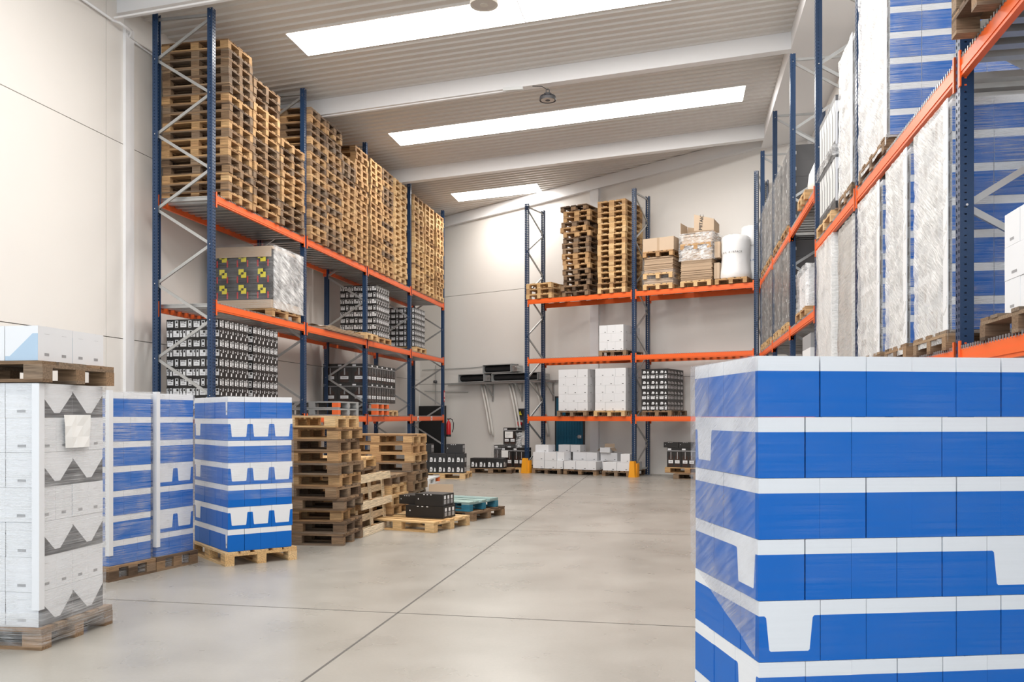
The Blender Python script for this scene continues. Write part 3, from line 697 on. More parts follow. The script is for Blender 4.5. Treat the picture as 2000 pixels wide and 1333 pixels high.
# pallet standing on edge, leaning
mt = Matrix.Rotation(rad(90), 4, 'Z') @ Matrix.Rotation(rad(-83), 4, 'X')
UPT = Matrix.Translation((-4.09, 11.45, .402)) @ Matrix.Rotation(rad(90), 4, 'Z') @ Matrix.Rotation(rad(-94), 4, 'X')
root = bpy.data.objects.new('wooden_pallet', None); COL.objects.link(root); root.matrix_world = UPT
tag(root, 'pale open-slatted wooden pallet standing on its long edge against the piles', 'pallet')
mb = MB()
for y0, y1 in ((-.4, -.31), (-.225, -.135), (-.045, .045), (.135, .225), (.31, .4)): mb.box(-.6, .6, y0, y1, .122, .142, 'palewood')
for x0 in (-.6, -.04, .5): mb.box(x0, x0+.08, -.4, .4, .1, .121, 'palewood')
obj('deck', mb.mesh('deck'), root)
for y0 in (-.4, -.05, .3):
    mb = MB(); mb.box(-.6, .6, y0, y0+.1, 0, .022, 'palewood'); obj('runner', mb.mesh('runner'), root)
    for x0 in (-.6, -.06, .5): mb = MB(); mb.box(x0, x0+.1, y0, y0+.1, .022, .1, 'pine'); obj('block', mb.mesh('block'), root)
# flat pallets in the aisle
A1 = frame(-3.28, 11.42, 0, rad(74.5))     # local x runs from the near corner to the far right corner
c = A1 @ Vector((.5, .6, 0)); pallet(c.x, c.y, 0, rad(164.5), 'orange-toned wooden pallet lying flat in the aisle with black cartons on it', None, 1.0, 'fresh', True)
for i, (x, y, z, r, l, w_, d_, h_) in enumerate(((.42, .10, .146, 2, 'front bottom', .36, .62, .17), (.43, .12, .318, 4, 'upper', .36, .44, .17), (.50, .60, .318, 0, 'rear upper', .34, .30, .13), (.80, .3, .146, 1, 'rear', .3, .4, .15))):
    Tt = A1 @ Matrix.Translation((x, y, z)) @ Matrix.Rotation(rad(r+(0)), 4, 'Z')
    cbox('bws', Tt, 0, 0, 0, d_, w_, h_, True, f'{l} flat black carton on the pallet lying in the aisle', 'black cartons on the aisle pallet', 'black_carton')
A2 = frame(-3.06, 12.8, 0, rad(73))
c = A2 @ Vector((.5, .6, 0)); pallet(c.x, c.y, 0, rad(163), 'grey wooden pallet under the turquoise one in the aisle', None, 1.0, 'aged', True)
c = A2 @ Vector((.44, .66, 0)); pallet(c.x, c.y, .146, rad(163), 'turquoise painted wooden pallet on top of a grey one in the aisle', None, .9, 'bluewood', True, dmat='greenwood')
mb = MB(); mb.T = frame(-4.58, 15.6, 0, rad(6)); mb.box(0, .46, 0, .01, .0, .33, 'kraft2'); mb.box(0, .46, .01, .3, 0, .008, 'kraft2')
put('cardboard_sheet', mb, 'folded pale cardboard sheet standing on the floor behind the aisle pallets', 'cardboard')
def plastic_pallet(T, name, label, k1, k2, W=.8, o_=False):
    mb = MB(); mb.T = T
    mb.box(-.6, .6, -W/2, W/2, .12, .15, k1)
    for x in (-.53, 0, .53):
        for y in (-W/2+.07, 0, W/2-.07): mb.box(x-.07, x+.07, y-.07, y+.07, .02, .12, k2 if x > .4 and (y < -.1 or o_) else k1)
    for y in (-W/2+.06, 0, W/2-.06): mb.box(-.6, .6, y-.06, y+.06, 0, .022, k1)
    return put('plastic_pallet', mb, label, 'pallet')
plastic_pallet(frame(-6.1, 19.9, 0, rad(94)), 'p', 'white and orange plastic pallet on the floor behind the far pile', 'whiteplastic', 'orangeplastic')
plastic_pallet(frame(-7.72, 18.05, 1.61, 0), 'p', 'lower grey and orange plastic pallet on the lowest shelf of the left rack', 'greyplastic', 'orangeplastic', 1.2)
plastic_pallet(frame(-7.72, 18.05, 1.765, 0), 'p', 'upper grey and orange plastic pallet on the lowest shelf of the left rack', 'greyplastic', 'orangeplastic', 1.2)
plastic_pallet(frame(-7.72, 20.3, 1.61, 0), 'p', 'lower grey plastic pallet with orange feet beside the dark wrapped load', 'greyplastic', 'orangeplastic', .9, True)
plastic_pallet(frame(-7.72, 20.3, 1.765, 0), 'p', 'upper grey plastic pallet with orange feet beneath the dark wrapped load', 'greyplastic', 'orangeplastic', .9, True)

# ------------------------------------------------------------------ black and white cartons on the left rack
def bwload(T, nf, nl, rows, desc, keep=('f', 'l'), H=.157, wf=.16, wl=.235):
    """front face (aisle) shows nf short ends, left face shows nl long faces"""
    lay = [[(k, i*wf, j*wl, wl, wf, True) for i in range(nf) for j in range(nl)] for k in ('bw', 'bwo')]
    load(T, [lay[q % 2] for q in range(rows)], H, desc, 'black and white cartons in '+desc.split(',')[0], 'black_carton', 'black', ('aisle', 'near'), keep)
def rackpal(y, z, W, lab, full=True, mat='pine', dx=0): pallet(XLf+.02-.6+dx, y, z, 0, lab, None, W, mat, full)
z1, z2 = 1.607, 3.407
rackpal(13.35, z1, 1.0, 'wooden pallet under the nearest black carton load on the lowest left shelf')
TB = frame(XLf-.02, 12.86, z1+.147, rad(90)); bwload(TB, 6, 4, 9, 'nearest black load')
rackpal(14.48, z1, 1.0, 'wooden pallet under the second black carton load on the lowest left shelf')
TB = frame(XLf-.02, 13.98, z1+.147, rad(90)); bwload(TB, 6, 4, 9, 'second black load', ('f', 'l2'))
rackpal(20.75, z2, 1.0, 'wooden pallet under the black carton load on the middle left shelf')
TB = frame(XLf-.02, 20.25, z2+.147, rad(90)); bwload(TB, 6, 4, 8, 'middle shelf black load')
rackpal(23.9, z2, 1.0, 'wooden pallet under the farthest black carton load on the left rack', mat='fresh')
mb = MB()
TB = frame(XLf-.02, 23.4, z2+.147, rad(90))
for r in range(7):
    for i in range(6):
        for j in range(4):
            if i and j: continue
            me = carton(.232, .157, .155, draw_bw)
            Tm = TB @ Matrix.Translation((i*.16+.157, j*.235, r*.157)) @ Matrix.Rotation(math.pi/2, 4, 'Z')
            base = len(mb.v)
            for v in me.v: mb.v.append(tuple(Tm @ Vector(v)))
            for f, m_ in zip(me.f, me.mi): mb.f.append([base+q for q in f]); mb.mi.append(mb.m(me.mats[m_]))
o = put('black_cartons', mb, 'black cartons with white labels, farthest load on the middle shelf of the left rack', 'cartons'); o['kind'] = 'stuff'
# mixed dark bale with yellow labels, wrapped
rackpal(15.24, z2, 1.2, 'wooden pallet under the wrapped bale with yellow labels')
TD = frame(XLf-.02, 14.66, z2+.15, rad(90))
def lump(T, x0, x1, y0, y1, z0, z1, k, n, seed, amp=.02):
    r = random.Random(seed); mb = MB(); mb.T = T; z = z0
    for i in range(n):
        h = (z1-z0)/n; a = lambda: r.uniform(-amp, amp*.3)
        mb.box(x0-a(), x1+a(), y0-a(), y1+a(), z+.001, z+h, k if isinstance(k, str) else r.choice(k)); z += h
    return mb
mb = lump(TD, .02, 1.2, 0, 1.1, .16, 1.07, ('card_g', 'dark', 'dark'), 34, 3, .012)
put('flattened_cartons', mb, 'bale of dark flattened cartons on the middle shelf of the nearest left bay', 'cardboard bale')
mb = MB(); mb.T = TD
for j in range(3):
    for i in range(3):
        for dx, dz in ((0, 0), (.05, .06)):
            mb.box(-.016, -.008, .10+i*.38+dx, .10+i*.38+dx+.10, .27+j*.29+dz, .27+j*.29+dz+.10, 'ylabel')
for j in range(3):
    for i in range(6): mb.box(-.016, -.008, .04+i*.2, .065+i*.2, .18+j*.29, .30+j*.29, 'red')
o = obj('yellow_label', mb.mesh('yellow_label'), bpy.data.objects['flattened_cartons']); o['label'] = 'yellow and red labels'; 
mb = MB(); mb.T = TD; mb.box(0, 1.22, -.02, 1.12, 1.08, 1.13, 'kraft2'); mb.box(-.035, -.025, -.02, 1.12, .93, 1.12, 'kraft2')
put('cardboard_cover', mb, 'pale cardboard cover over the top of the yellow-labelled bale', 'cardboard')
mb = MB(); mb.T = TD; mb.box(-.02, 1.22, -.02, 1.12, .001, .155, 'kraft2'); put('cardboard_tray', mb, 'pale cardboard tray under the yellow-labelled bale', 'cardboard')
wrap('stretch_wrap', TD, -.045, 1.25, -.04, 1.15, .0, 1.17, 'filmlite', 'film around the bale with yellow labels on the left rack', amp=.01)
wrap('stretch_wrap', TD, .012, 1.26, -.055, -.042, .0, 1.15, 'filmbale', 'crumpled silvery film on the aisle face of the yellow-labelled bale', amp=.012)
# cardboard and pallet on the middle shelf
mb = lump(frame(XLf+.05, 17.0, z2+.005, rad(90)), 0, 2.6, 0, 1.1, 0, .07, 'kraft', 7, 5); put('cardboard_sheets', mb, 'flat brown cardboard sheets lying on the middle shelf of the left rack', 'cardboard')
mb = MB(); r = random.Random(4); g = [[(XLf-.15-.5*v, 17.3+1.9*u, z2+.085+.07*abs(math.sin(5*u+3*v))+r.uniform(0, .03)) for u in [q/10 for q in range(11)]] for v in (0, .5, 1)]
for r0, r1 in zip(g, g[1:]):
    for i in range(10): mb.poly([r0[i], r0[i+1], r1[i+1], r1[i]], 'foam')
put('plastic_sheet', mb, 'crumpled white plastic sheet on the cardboard of the middle left shelf', 'plastic sheet', smooth=True)
pallet(XLf-.5, 19.62+.0, z2, 0, 'lone wooden pallet at the end of the cardboard on the middle left shelf', None, .65 if False else .8, 'fresh')
# dark wrapped cartons with bottle pictures on the lowest shelf
def bottles(T, nx, ny, rows, desc, grp, w=.36, d=.36, H=.47, kind='bottle', name='large_carton', colour='black bottle-print'):
    load(T, [grid(kind, nx, ny, w, d)]*rows, H, desc, grp, name, colour, ('aisle', 'near'), ('f', 'l'))
rackpal(21.4, z1, .8, 'wooden pallet under the right half of the dark bottle cartons', mat='fresh')
bottles(frame(XLf-.03, 19.55, z1+.32, rad(90)), 6, 3, 2, 'dark wrapped load', 'bottle-print cartons in the dark wrapped load', .36, .36, .46)
wrap('stretch_wrap', frame(XLf-.03, 19.55, z1+.32, rad(90)), -.02, 2.18, -.02, 1.1, 0, .96, 'filmveil', 'loose film over the dark bottle cartons on the lowest left shelf', amp=.03)

# ------------------------------------------------------------------ back rack contents
def bpal(u, v, z, W, lab, mat='pine', full=True, turn=True): 
    p = bk(u, v); pallet(p.x, p.y, z, BA+(math.pi/2 if turn else 0), lab, None, W, mat, full)
def bT(u, v, z): p = bk(u, v, z); return frame(p.x, p.y, p.z, BA)
def bstack(u, n, W, desc, mats, j=.02, jr=1.5):
    for i in range(n):
        q = n-1-i; p = bk(u+R.uniform(-j, j), .56+R.uniform(-j, j))
        pallet(p.x, p.y, 4.885+i*.1452, BA+math.pi/2+rad(R.uniform(-jr, jr)), f'wooden pallet, {"topmost" if q == 0 else ORD[q]+" from top"} of the {desc} on the back rack', 'pallets stacked on top of the back rack', W, R.choice(mats), i < 3)
bstack(.42, 3, .8, 'low three-pallet pile', ('fresh', 'pine'), .01)
bstack(1.56, 17, .8, 'ragged brown stack', ('aged', 'pine', 'aged'), .035, 4)
bstack(2.62, 17, .8, 'neat pale stack', ('fresh', 'pine'), .012, .6)
# cardboard loads
z = 4.885
bpal(3.92, .55, z, .8, 'lowest wooden pallet of the left cardboard load on the back rack', 'fresh')
mb = lump(bT(3.52, 0, z+.147), 0, .8, 0, 1.15, 0, .13, 'kraft', 10, 11); put('cardboard_sheets', mb, 'thin lower layer of flattened brown cardboard between two pallets, back rack', 'cardboard')
bpal(3.92, .55, z+.28, .8, 'second wooden pallet up in the left cardboard load on the back rack', 'fresh')
mb = lump(bT(3.52, 0, z+.427), 0, .8, 0, 1.15, 0, .42, 'kraft', 26, 12); put('cardboard_sheets', mb, 'thick bundle of flattened brown cardboard in the left load, back rack', 'cardboard')
bpal(3.92, .55, z+.85, .82, 'uppermost wooden pallet of the left cardboard load on the back rack', 'pine')
T = bT(3.5, 0, z+1.0); mb = carton(.84, 1.1, .34, draw_kraft); lid(mb, .84, 1.1, .34, 'kraft2')
o = put('cardboard_box', mb, 'big pale closed cardboard box on top of the left load, back rack', 'box'); o.matrix_world = T
wrap('stretch_wrap', bT(3.48, -.02, z+.1), 0, .88, 0, 1.2, 0, .4, 'filmlite', 'torn film around the lower part of the left cardboard load, back rack', amp=.02)
bpal(4.93, .55, z, .8, 'wooden pallet under the middle cardboard load on the back rack', 'fresh')
mb = lump(bT(4.52, 0, z+.147), 0, .82, 0, 1.15, 0, .52, 'kraft', 30, 13); put('cardboard_sheets', mb, 'bundle of flattened brown cardboard at the bottom of the middle load, back rack', 'cardboard')
mb = lump(bT(4.54, .02, z+.67), 0, .8, 0, 1.1, 0, .27, ('kraft', 'kraft2'), 14, 14); put('cardboard_sheets', mb, 'film-covered cardboard halfway up the middle load, back rack', 'cardboard')
bpal(4.93, .55, z+.945, .8, 'film-covered wooden pallet inside the middle cardboard load, back rack', 'pine')
mb = lump(bT(4.54, .02, z+1.09), 0, .8, 0, 1.1, 0, .24, ('kraft', 'kraft2'), 10, 15); put('cardboard_sheets', mb, 'film-covered cardboard at the top of the middle load, back rack', 'cardboard')
wrap('stretch_wrap', bT(4.5, -.03, z+.66), 0, .88, 0, 1.2, 0, .70, 'filmsilver', 'crumpled shiny film over the upper half of the middle cardboard load', amp=.03)
for dx, zz in ((5.36, .42), (5.37, .9)):
    T = bT(dx, .1, z+zz-.25 if zz < .5 else z+zz-.2); mb = carton(.14, .6, .4, draw_kraft); lid(mb, .14, .6, .4, 'kraft2')
    o = put('cardboard_box', mb, f'narrow cardboard box wedged at the right side of the middle load, {"lower" if zz < .5 else "upper"} one', 'box'); o.matrix_world = T
T = bT(4.52, .0, z+1.345); mb = MB(); mb.T = T        # open box
def sheet(pts, k='kraft2', t=(0, .008, 0)):
    b = [tuple(Vector(p)+Vector(t)) for p in pts]; mb.poly(pts, k); mb.poly(b[::-1], k)
    n = len(pts)
    for i in range(n): mb.poly([pts[i], b[i], b[(i+1) % n], pts[(i+1) % n]], k)
sheet([(0, .0, 0), (0, .55, .0), (0, .5, .30), (0, .0, .30)], t=(.008, 0, 0)); sheet([(.0, .55, 0), (.8, .55, 0), (.8, .55, .28), (.36, .55, .22), (0, .55, .30)], 'kraft')
sheet([(.36, .0, .06), (.84, .1, .06), (.84, .1, .34), (.36, .0, .48)]); sheet([(.84, .1, .06), (.84, .55, .06), (.84, .55, .28), (.84, .1, .34)], 'kraft', (-.008, 0, 0)); mb.poly([(0, 0, .004), (.84, 0, .004), (.84, .55, .004), (0, .55, .004)], 'kraft')
ob = put('open_cardboard_box', mb, 'open cardboard box with raised flaps and handwriting on the middle load', 'box')
def text(s, T, size, k, parent=None, name='lettering', ext=.001):
    cu = bpy.data.curves.new(name, 'FONT'); cu.body = s; cu.size = size; cu.extrude = ext; cu.align_x = 'CENTER'; cu.align_y = 'CENTER'
    cu.materials.append(M[k]); t = bpy.data.objects.new('tmp', cu); COL.objects.link(t)
    me = bpy.data.meshes.new_from_object(t); bpy.data.objects.remove(t); me.materials.clear(); me.materials.append(M[k])
    o = bpy.data.objects.new(name, me); COL.objects.link(o); o.parent = parent; o.matrix_world = T; return o
text('MITAIC', T @ Matrix.Translation((.54, .025, .27)) @ Matrix.Rotation(rad(12), 4, 'Z') @ Matrix.Rotation(rad(90), 4, 'X') @ Matrix.Rotation(rad(84), 4, 'Z'), .12, 'ink', ob)
bpal(5.83, .55, z, .8, 'wooden pallet under the white foam rolls at the right end of the back rack', 'pine')
def roll(u, v, z0, r, h, lab, seed, words):
    rr = random.Random(seed); mb = MB(); p = bk(u, v)
    n = 28; prof = [(r*.2, h), (r*.75, h-.01), (r*.95, h-.06), (r, h-.16), (r*.99, h*.62), (r*.96, h*.55), (r*.97, h*.45), (r*.98, h*.32), (r*1.06, h*.15), (r*1.10, .03), (r*1.04, 0)][::-1]
    rings = []
    for q, (a, zz) in enumerate(prof):
        rings.append([mb.pt((a*math.cos(t)*(1+rr.uniform(-.02, .02)), a*math.sin(t)*(1+rr.uniform(-.02, .02)), zz+rr.uniform(-.01, .01))) for t in [2*math.pi*i/n for i in range(n)]])
    mi = mb.m('foam')
    for A, B in zip(rings, rings[1:]):
        for i in range(n): mb.f.append([A[i], A[(i+1) % n], B[(i+1) % n], B[i]]); mb.mi.append(mi)
    mb.f.append(rings[-1]); mb.mi.append(mi)
    o = put('foam_roll', mb, lab, 'packaging roll', 'white foam rolls', (p.x, p.y, z0), 0, smooth=True)
    for w, an, zz, k, s in words:
        # lettering bent round the roll, one letter at a time, as one mesh
        parts = []
        for i, ch in enumerate(w):
            a = BA-math.pi/2+an+(i-(len(w)-1)/2)*s*.75/r
            q = Vector((math.cos(a)*(r*1.015+.004), math.sin(a)*(r*1.015+.004), zz))
            if ch != ' ': parts.append((ch, Matrix.Translation(q) @ Matrix.Rotation(a+math.pi/2, 4, 'Z') @ Matrix.Rotation(rad(90), 4, 'X')))
        mm = MB()
        for ch, Tm in parts:
            cu = bpy.data.curves.new('t', 'FONT'); cu.body = ch; cu.size = s; cu.align_x = 'CENTER'; t = bpy.data.objects.new('tmp', cu); COL.objects.link(t)
            me = bpy.data.meshes.new_from_object(t); bpy.data.objects.remove(t); b0 = len(mm.v)
            for v in me.vertices: mm.v.append(tuple(Tm @ v.co))
            for f in me.polygons: mm.f.append([b0+j for j in f.vertices]); mm.mi.append(mm.m(k))
            bpy.data.meshes.remove(me)
        obj('lettering', mm.mesh('lettering'), o)
M['blueink'] = plain('blue ink', (.02, .1, .35), .6)
roll(5.84, .36, z+.148, .36, 1.10, 'front white foam roll with printed band on the pallet, back rack', 1, [('AIRPACK', .25, .62, 'ink', .065), ('...AIR', -.75, .62, 'ink', .06)])
roll(6.14, .72, z+.148, .27, 1.38, 'tallest white foam roll behind the front one, back rack', 2, [('PACK', .3, .82, 'ink', .06), ('ALPA', .3, .45, 'blueink', .07)])
roll(5.62, .98, z+.148, .24, 1.22, 'rearmost white foam roll on the left, back rack', 3, [])
# middle shelf white cartons
bpal(2.62, .62, 3.215, .8, 'wooden pallet under the small white carton load on the middle back shelf', 'aged')
T = bT(2.24, .02, 3.215+.147)
load(T, [grid('small', 3, 4, .233, .29), grid('small', 2, 4, .35, .29), grid('small', 3, 4, .233, .29)], .225, 'middle shelf, back rack', 'white cartons on the middle shelf of the back rack', 'white_carton', 'plain white', ('front', 'side'), ('f', 'top'))
def rightface(T, w, d, nrow, ny, H, desc, grp, kind='small', nm='white_carton'):
    """cartons filling the right side face"""
    for r in range(nrow):
        for j in range(1, ny): cbox(kind, T, w-.29, j*d/ny, r*H, .29, d/ny, H, False, f'plain white carton, {FST[nrow-1-r]} row down, {FST[j]} along right side of {desc}', grp, nm)
rightface(T, .70, 1.16, 2, 4, .225, 'middle shelf load, back rack', 'white cartons on the middle shelf of the back rack')
# lowest shelf white cartons
for u, W, rows, nm in ((1.02, .9, 5, 'left white load'), (2.13, .9, 5, 'right white load')):
    bpal(u+.45, .62 if W < .85 else .5, 1.605, .9, f'wooden pallet under the {nm} on the lowest back shelf', 'fresh' if u > 2 else 'aged')
    T = bT(u, .0, 1.605+.147); l1 = grid('small', 3, 3, .295, .29); l2 = [('small', 0, j*.29, .22, .29, False) for j in range(3)]+[('small', .22+i*.3325, j*.29, .3325, .29, False) for i in range(2) for j in range(3)]
    load(T, [l1, l2, l1, l2, l1][:rows], .226, f'{nm}, back rack', f'white cartons of the {nm} on the back rack', 'white_carton', 'plain white', ('front', 'side'), ('f', 'top'))
    rightface(T, .885, .87, rows-1, 3, .226, f'{nm}, back rack', f'white cartons of the {nm} on the back rack')
# black and white load
bpal(3.88, .6, 1.605, .8, 'wooden pallet under the black carton load on the lowest back shelf', 'aged')
T = bT(3.46, .0, 1.605+.147)
for r in range(8):
    for i in range(3): cbox('bw' if r % 2 == 0 else 'bwf', T, i*.24, 0, r*.135, .24, .24, .135, False, f'black carton, {FST[7-r]} row down, {FST[i]} along front of the back rack black load', 'black cartons on the back rack', 'black_carton')
    for i in range(1, 5): cbox('bw' if r % 2 == 0 else 'bwf', T, .48, i*.24, r*.135, .24, .24, .135, False, f'black carton, {FST[7-r]} row down, {FST[i]} along right side of back rack black load', 'black cartons on the back rack', 'black_carton')
# floor under the back rack: white cartons on three pallets
for u, W, nm, m in ((.62, .9, 'left', 'aged'), (1.66, 1.0, 'middle', 'aged'), (2.72, .8, 'right', 'aged')):
    bpal(u, .62, 0, W, f'dark wooden pallet on the floor under the {nm} white cartons, back rack', m)
fc = [(.20, 0, 0, .36), (.57, 0, 0, .36), (.94, 0, 0, .2), (.20, .0, 1, .36), (.57, 0, 1, .36), (.94, .05, 1, .22), (.20, .5, 0, .4), (.62, .5, 0, .4), (.22, .1, 2, .42), (.62, .5, 1, .4), (.3, .5, 1, .3), (.72, .55, 2, .36), (1.10, .55, 2, .3),
      (1.17, 0, 0, .36), (1.54, 0, 0, .36), (1.90, 0, 0, .24), (1.2, .5, 0, .4), (1.62, .5, 0, .5), (1.2, .5, 1, .4), (1.6, .5, 1, .34), (1.36, .9, 1, .34), (2.0, .6, 1, .2),
      (2.34, .0, 0, .40), (2.75, 0, 0, .36), (2.86, .0, 1, .26), (2.4, .55, 0, .4), (2.2, .6, 1, .3), (2.86, .5, 0, .26)]
def fgrp(u): return 'left' if u < 1.15 else ('middle' if u < 2.15 else 'right')
for i, (u, v, l, w) in enumerate(fc):
    same = sorted(q[0] for q in fc if fgrp(q[0]) == fgrp(u) and q[2] == l and (q[1] < .4) == (v < .4))
    g_ = fgrp(u)
    T = bT(u, v+.03, .147+l*.226); nb = ['bottom', 'second', 'top'][l]
    cbox('small', T, 0, 0, 0, w, .40 if v < .4 else .36, .226 if l < 2 else .2, False, f'white carton, {nb} tier, {"front" if v < .4 else "rear"} row, {FST[same.index(u)]} from left, {g_} floor pallet, back rack', 'white cartons on the floor under the back rack', 'white_carton')
mb = MB(); mb.T = bT(2.02, .55, .147+.226*2); w = .30; dd = .3; h = .14
for q in ((0, w, 0, .004), (0, w, dd-.004, dd)): mb.box(q[0], q[1], q[2], q[3], 0, h, 'card_w')
mb.box(0, .004, 0, dd, 0, h, 'card_w'); mb.box(w-.004, w, 0, dd, 0, h, 'card_w'); mb.box(0, w, 0, dd, 0, .004, 'kraft')
mb.poly([(0, 0, h), (0, dd, h), (-.08, dd, h-.09), (-.08, 0, h-.09)], 'kraft2'); mb.poly([(w, 0, h), (w, dd, h), (w+.08, dd, h-.09), (w+.08, 0, h-.09)], 'kraft2'); mb.poly([(0, dd, h), (w, dd, h), (w, dd+.03, h+.1), (0, dd+.03, h+.1)], 'kraft2')
put('open_carton', mb, 'small open white carton with brown inside on the floor pile, back rack', 'carton')
# black bottle cartons on two pallets, right of the back rack floor
p = bk(5.0, .2); pallet(p.x, p.y, 0, BA, 'lower wooden pallet under the bottle cartons right of the yellow guard', None, .8, 'aged', True)
p = bk(4.72, .35); pallet(p.x, p.y, .146, BA, 'upper wooden pallet under the bottle cartons right of the yellow guard', None, .8, 'pine', True)
T = bT(4.16, -.0, .293)
load(T, [grid('bottle', 3, 2, .38, .34)], .5, 'floor group right of guard', 'bottle-print cartons on the floor right of the back rack', 'large_carton', 'black bottle-print', ('front', 'side'), ('f', 'l', 'top'))
for i in range(3): cbox('bws', T, -.09+i*.4, .0, .502, .39, .3, .14, False, f'flat black carton, {FST[i]} of three on the bottle cartons right of the guard', 'flat black cartons on the bottle cartons', 'black_carton')

# ------------------------------------------------------------------ goods on the floor at the far left
def fpal(x, y, a, W, lab, mat): pallet(x, y, 0, a, lab, None, W, mat, True)
T = frame(-6.55, 21.42, 0, rad(3))
c = T @ Vector((.6, .5, 0)); fpal(c.x, c.y, rad(3), 1.0, 'orange-toned wooden pallet on the floor under the wide black carton group', 'fresh')
for r in range(2):
    for i in range(5): cbox('bwf', T, .0+i*.235, .04, .147+r*.25, .235, .3, .25, False, f'black carton, {["lower", "upper"][r]} row, {FST[i]} of the wide floor group at far left', 'black cartons of the wide floor group', 'black_carton')
for i, (x, w) in enumerate(((.0, .3), (.68, .44))): cbox('bws', T, x, .1, .647, w, .3, .24, False, f'black carton lying on the wide floor group, {["left", "right"][i]} one', 'black cartons on top of the wide floor group', 'black_carton')
T = frame(-5.78, 23.75, 0, rad(-3))
c = T @ Vector((.6, .5, 0)); fpal(c.x, c.y, rad(-3), 1.0, 'dark wooden pallet on the floor under the low black carton row', 'aged')
for i in range(4): cbox('bwf', T, .0+i*.24, .04, .147, .24, .4, .28, False, f'black carton, {FST[i]} of the low floor row by the back wall', 'black cartons of the low floor row', 'black_carton')
T = frame(-5.35, 24.75, 0, rad(-18))
c = T @ Vector((.5, .4, 0)); fpal(c.x, c.y, rad(-18), .8, 'wooden pallet under the film-draped bottle cartons by the back wall', 'aged')
for i in range(2): cbox('bottle', T, .04+i*.44, .02, .147, .42, .4, .62, False, f'{["left", "right"][i]} large black bottle-print carton under the loose film', 'large black cartons draped in film', 'large_carton')
cbox('bottle', T, .34, .05, .77, .42, .35, .5, False, 'large black bottle-print carton on top of the draped pair by the wall', 'large black cartons draped in film', 'large_carton')
wrap('stretch_wrap', T, .0, .95, -.01, .45, .15, .82, 'filmlite', 'loose clear film draped over large black cartons by the back wall', amp=.03)
mb = MB(); mb.T = T; r = random.Random(9)
g = [[(.80+.20*v+r.uniform(-.04, .04)+.10*(1-u), -.06+.12*v+r.uniform(-.04, .04), .14+1.0*u) for v in (0, .25, .5, .75, 1)] for u in [q/8 for q in range(9)]]
for r0, r1 in zip(g, g[1:]):
    for i in range(4): mb.poly([r0[i], r0[i+1], r1[i+1], r1[i]], 'filmsilver')
put('loose_film', mb, 'loose film hanging to the floor beside the large black cartons', 'stretch film', smooth=True)
mb = MB(); mb.T = T; mb.box(.40, .66, .036, .040, .98, 1.16, 'paper'); 
for q in range(4): mb.box(.43, .43+.18-.03*q, .034, .0365, 1.11-.03*q, 1.116-.03*q, 'label')
put('paper_label', mb, 'white printed sheet on the topmost black carton by the back wall', 'paper')
T = frame(-5.08, 24.50, 0, rad(-19))
c = T @ Vector((.42, .45, 0)); fpal(c.x, c.y, rad(71), .8, 'orange-toned wooden pallet left of the yellow guard by the back wall', 'fresh')
for i in range(2): cbox('bottle', T, .03+i*.39, .05, .147, .37, .4, .56, False, f'{["left", "right"][i]} black bottle-print carton beside the left yellow guard', 'black bottle cartons beside the guard', 'large_carton')
mb = MB(); mb.T = T; mb.box(.04, .26, .034, .042, .42, .62, 'paper'); put('paper_label', mb, 'white sheet on the black carton left of the yellow guard', 'paper')

# ------------------------------------------------------------------ right rack contents
def rpal(y, z, W, lab, mat='pine', full=True, x=1.90): pallet(x+.6, y, z, 0, lab, None, W, mat, full)
# frame for right rack loads: corner at (x, near y); local x runs +X, local y runs +Y: 'front' = face towards camera, 'left' = aisle face
def rl(y, z, x=1.94): return frame(x, y, z, 0)
def blue_load(y0, wy_, z, rows, desc, nfront=4, ny=3, heavy='filmheavy', strip=True):
    rpal(y0+wy_/2, z, min(1.0, max(.8, round(wy_, 1))) if wy_ < 1.05 else 1.2, f'wooden pallet under the {desc} on the right rack', 'aged')
    T = rl(y0, z+.147)
    A = [('bluep', i*.28, j*wy_/ny, .28, wy_/ny, False) for i in range(nfront) for j in range(ny)]
    lay = [b for b in A if b[1] < .01 or b[2] < .01]
    load(T, [lay]*rows, .24, desc, f'blue cartons of the {desc}', 'blue_carton', 'blue and white', ('near', 'aisle'), ('f', 'l'))
    wrap('stretch_wrap', T, -.012, nfront*.28+.012, -.012, wy_+.012, -.03, rows*.24+.004, 'film', f'film around the {desc} on the right rack', top=False, amp=.006)
    # extra layers on the aisle face
    mb = MB(); mb.T = T; r = random.Random(desc); ny_, nz = 12, rows*4
    g = [[(-.024-r.uniform(0, .014), -.0+(wy_+.0)*i/ny_, rows*.24*j/nz-.09*(1 if j == 0 else 0)) for i in range(ny_+1)] for j in range(nz+1)]
    for r0, r1 in zip(g, g[1:]):
        for i in range(ny_): mb.poly([r0[i+1], r0[i], r1[i], r1[i+1]], heavy)
    put('stretch_wrap', mb, f'creased white film on the aisle face of the {desc}', 'stretch film', smooth=True)
    if strip:
        mb = MB(); mb.T = T; mb.box(-.034, -.028, -.012, .10, 0, rows*.24, 'card_w'); put('edge_protector', mb, f'white edge strip at the aisle corner of the {desc}', 'edge protector', 'white edge protectors on wrapped loads')
L1 = 2.068; L2 = 4.088
blue_load(6.80, .92, L1, 7, 'first lower blue load', 4, 3)
blue_load(7.96, .78, L1, 7, 'second lower blue load', 1, 3)
blue_load(9.00, 1.05, L1, 7, 'third lower blue load', 1, 3)
blue_load(8.70, 1.32, L2, 8, 'first upper blue load', 4, 3)
blue_load(10.35, .85, L2, 7, 'second upper blue load', 1, 3)
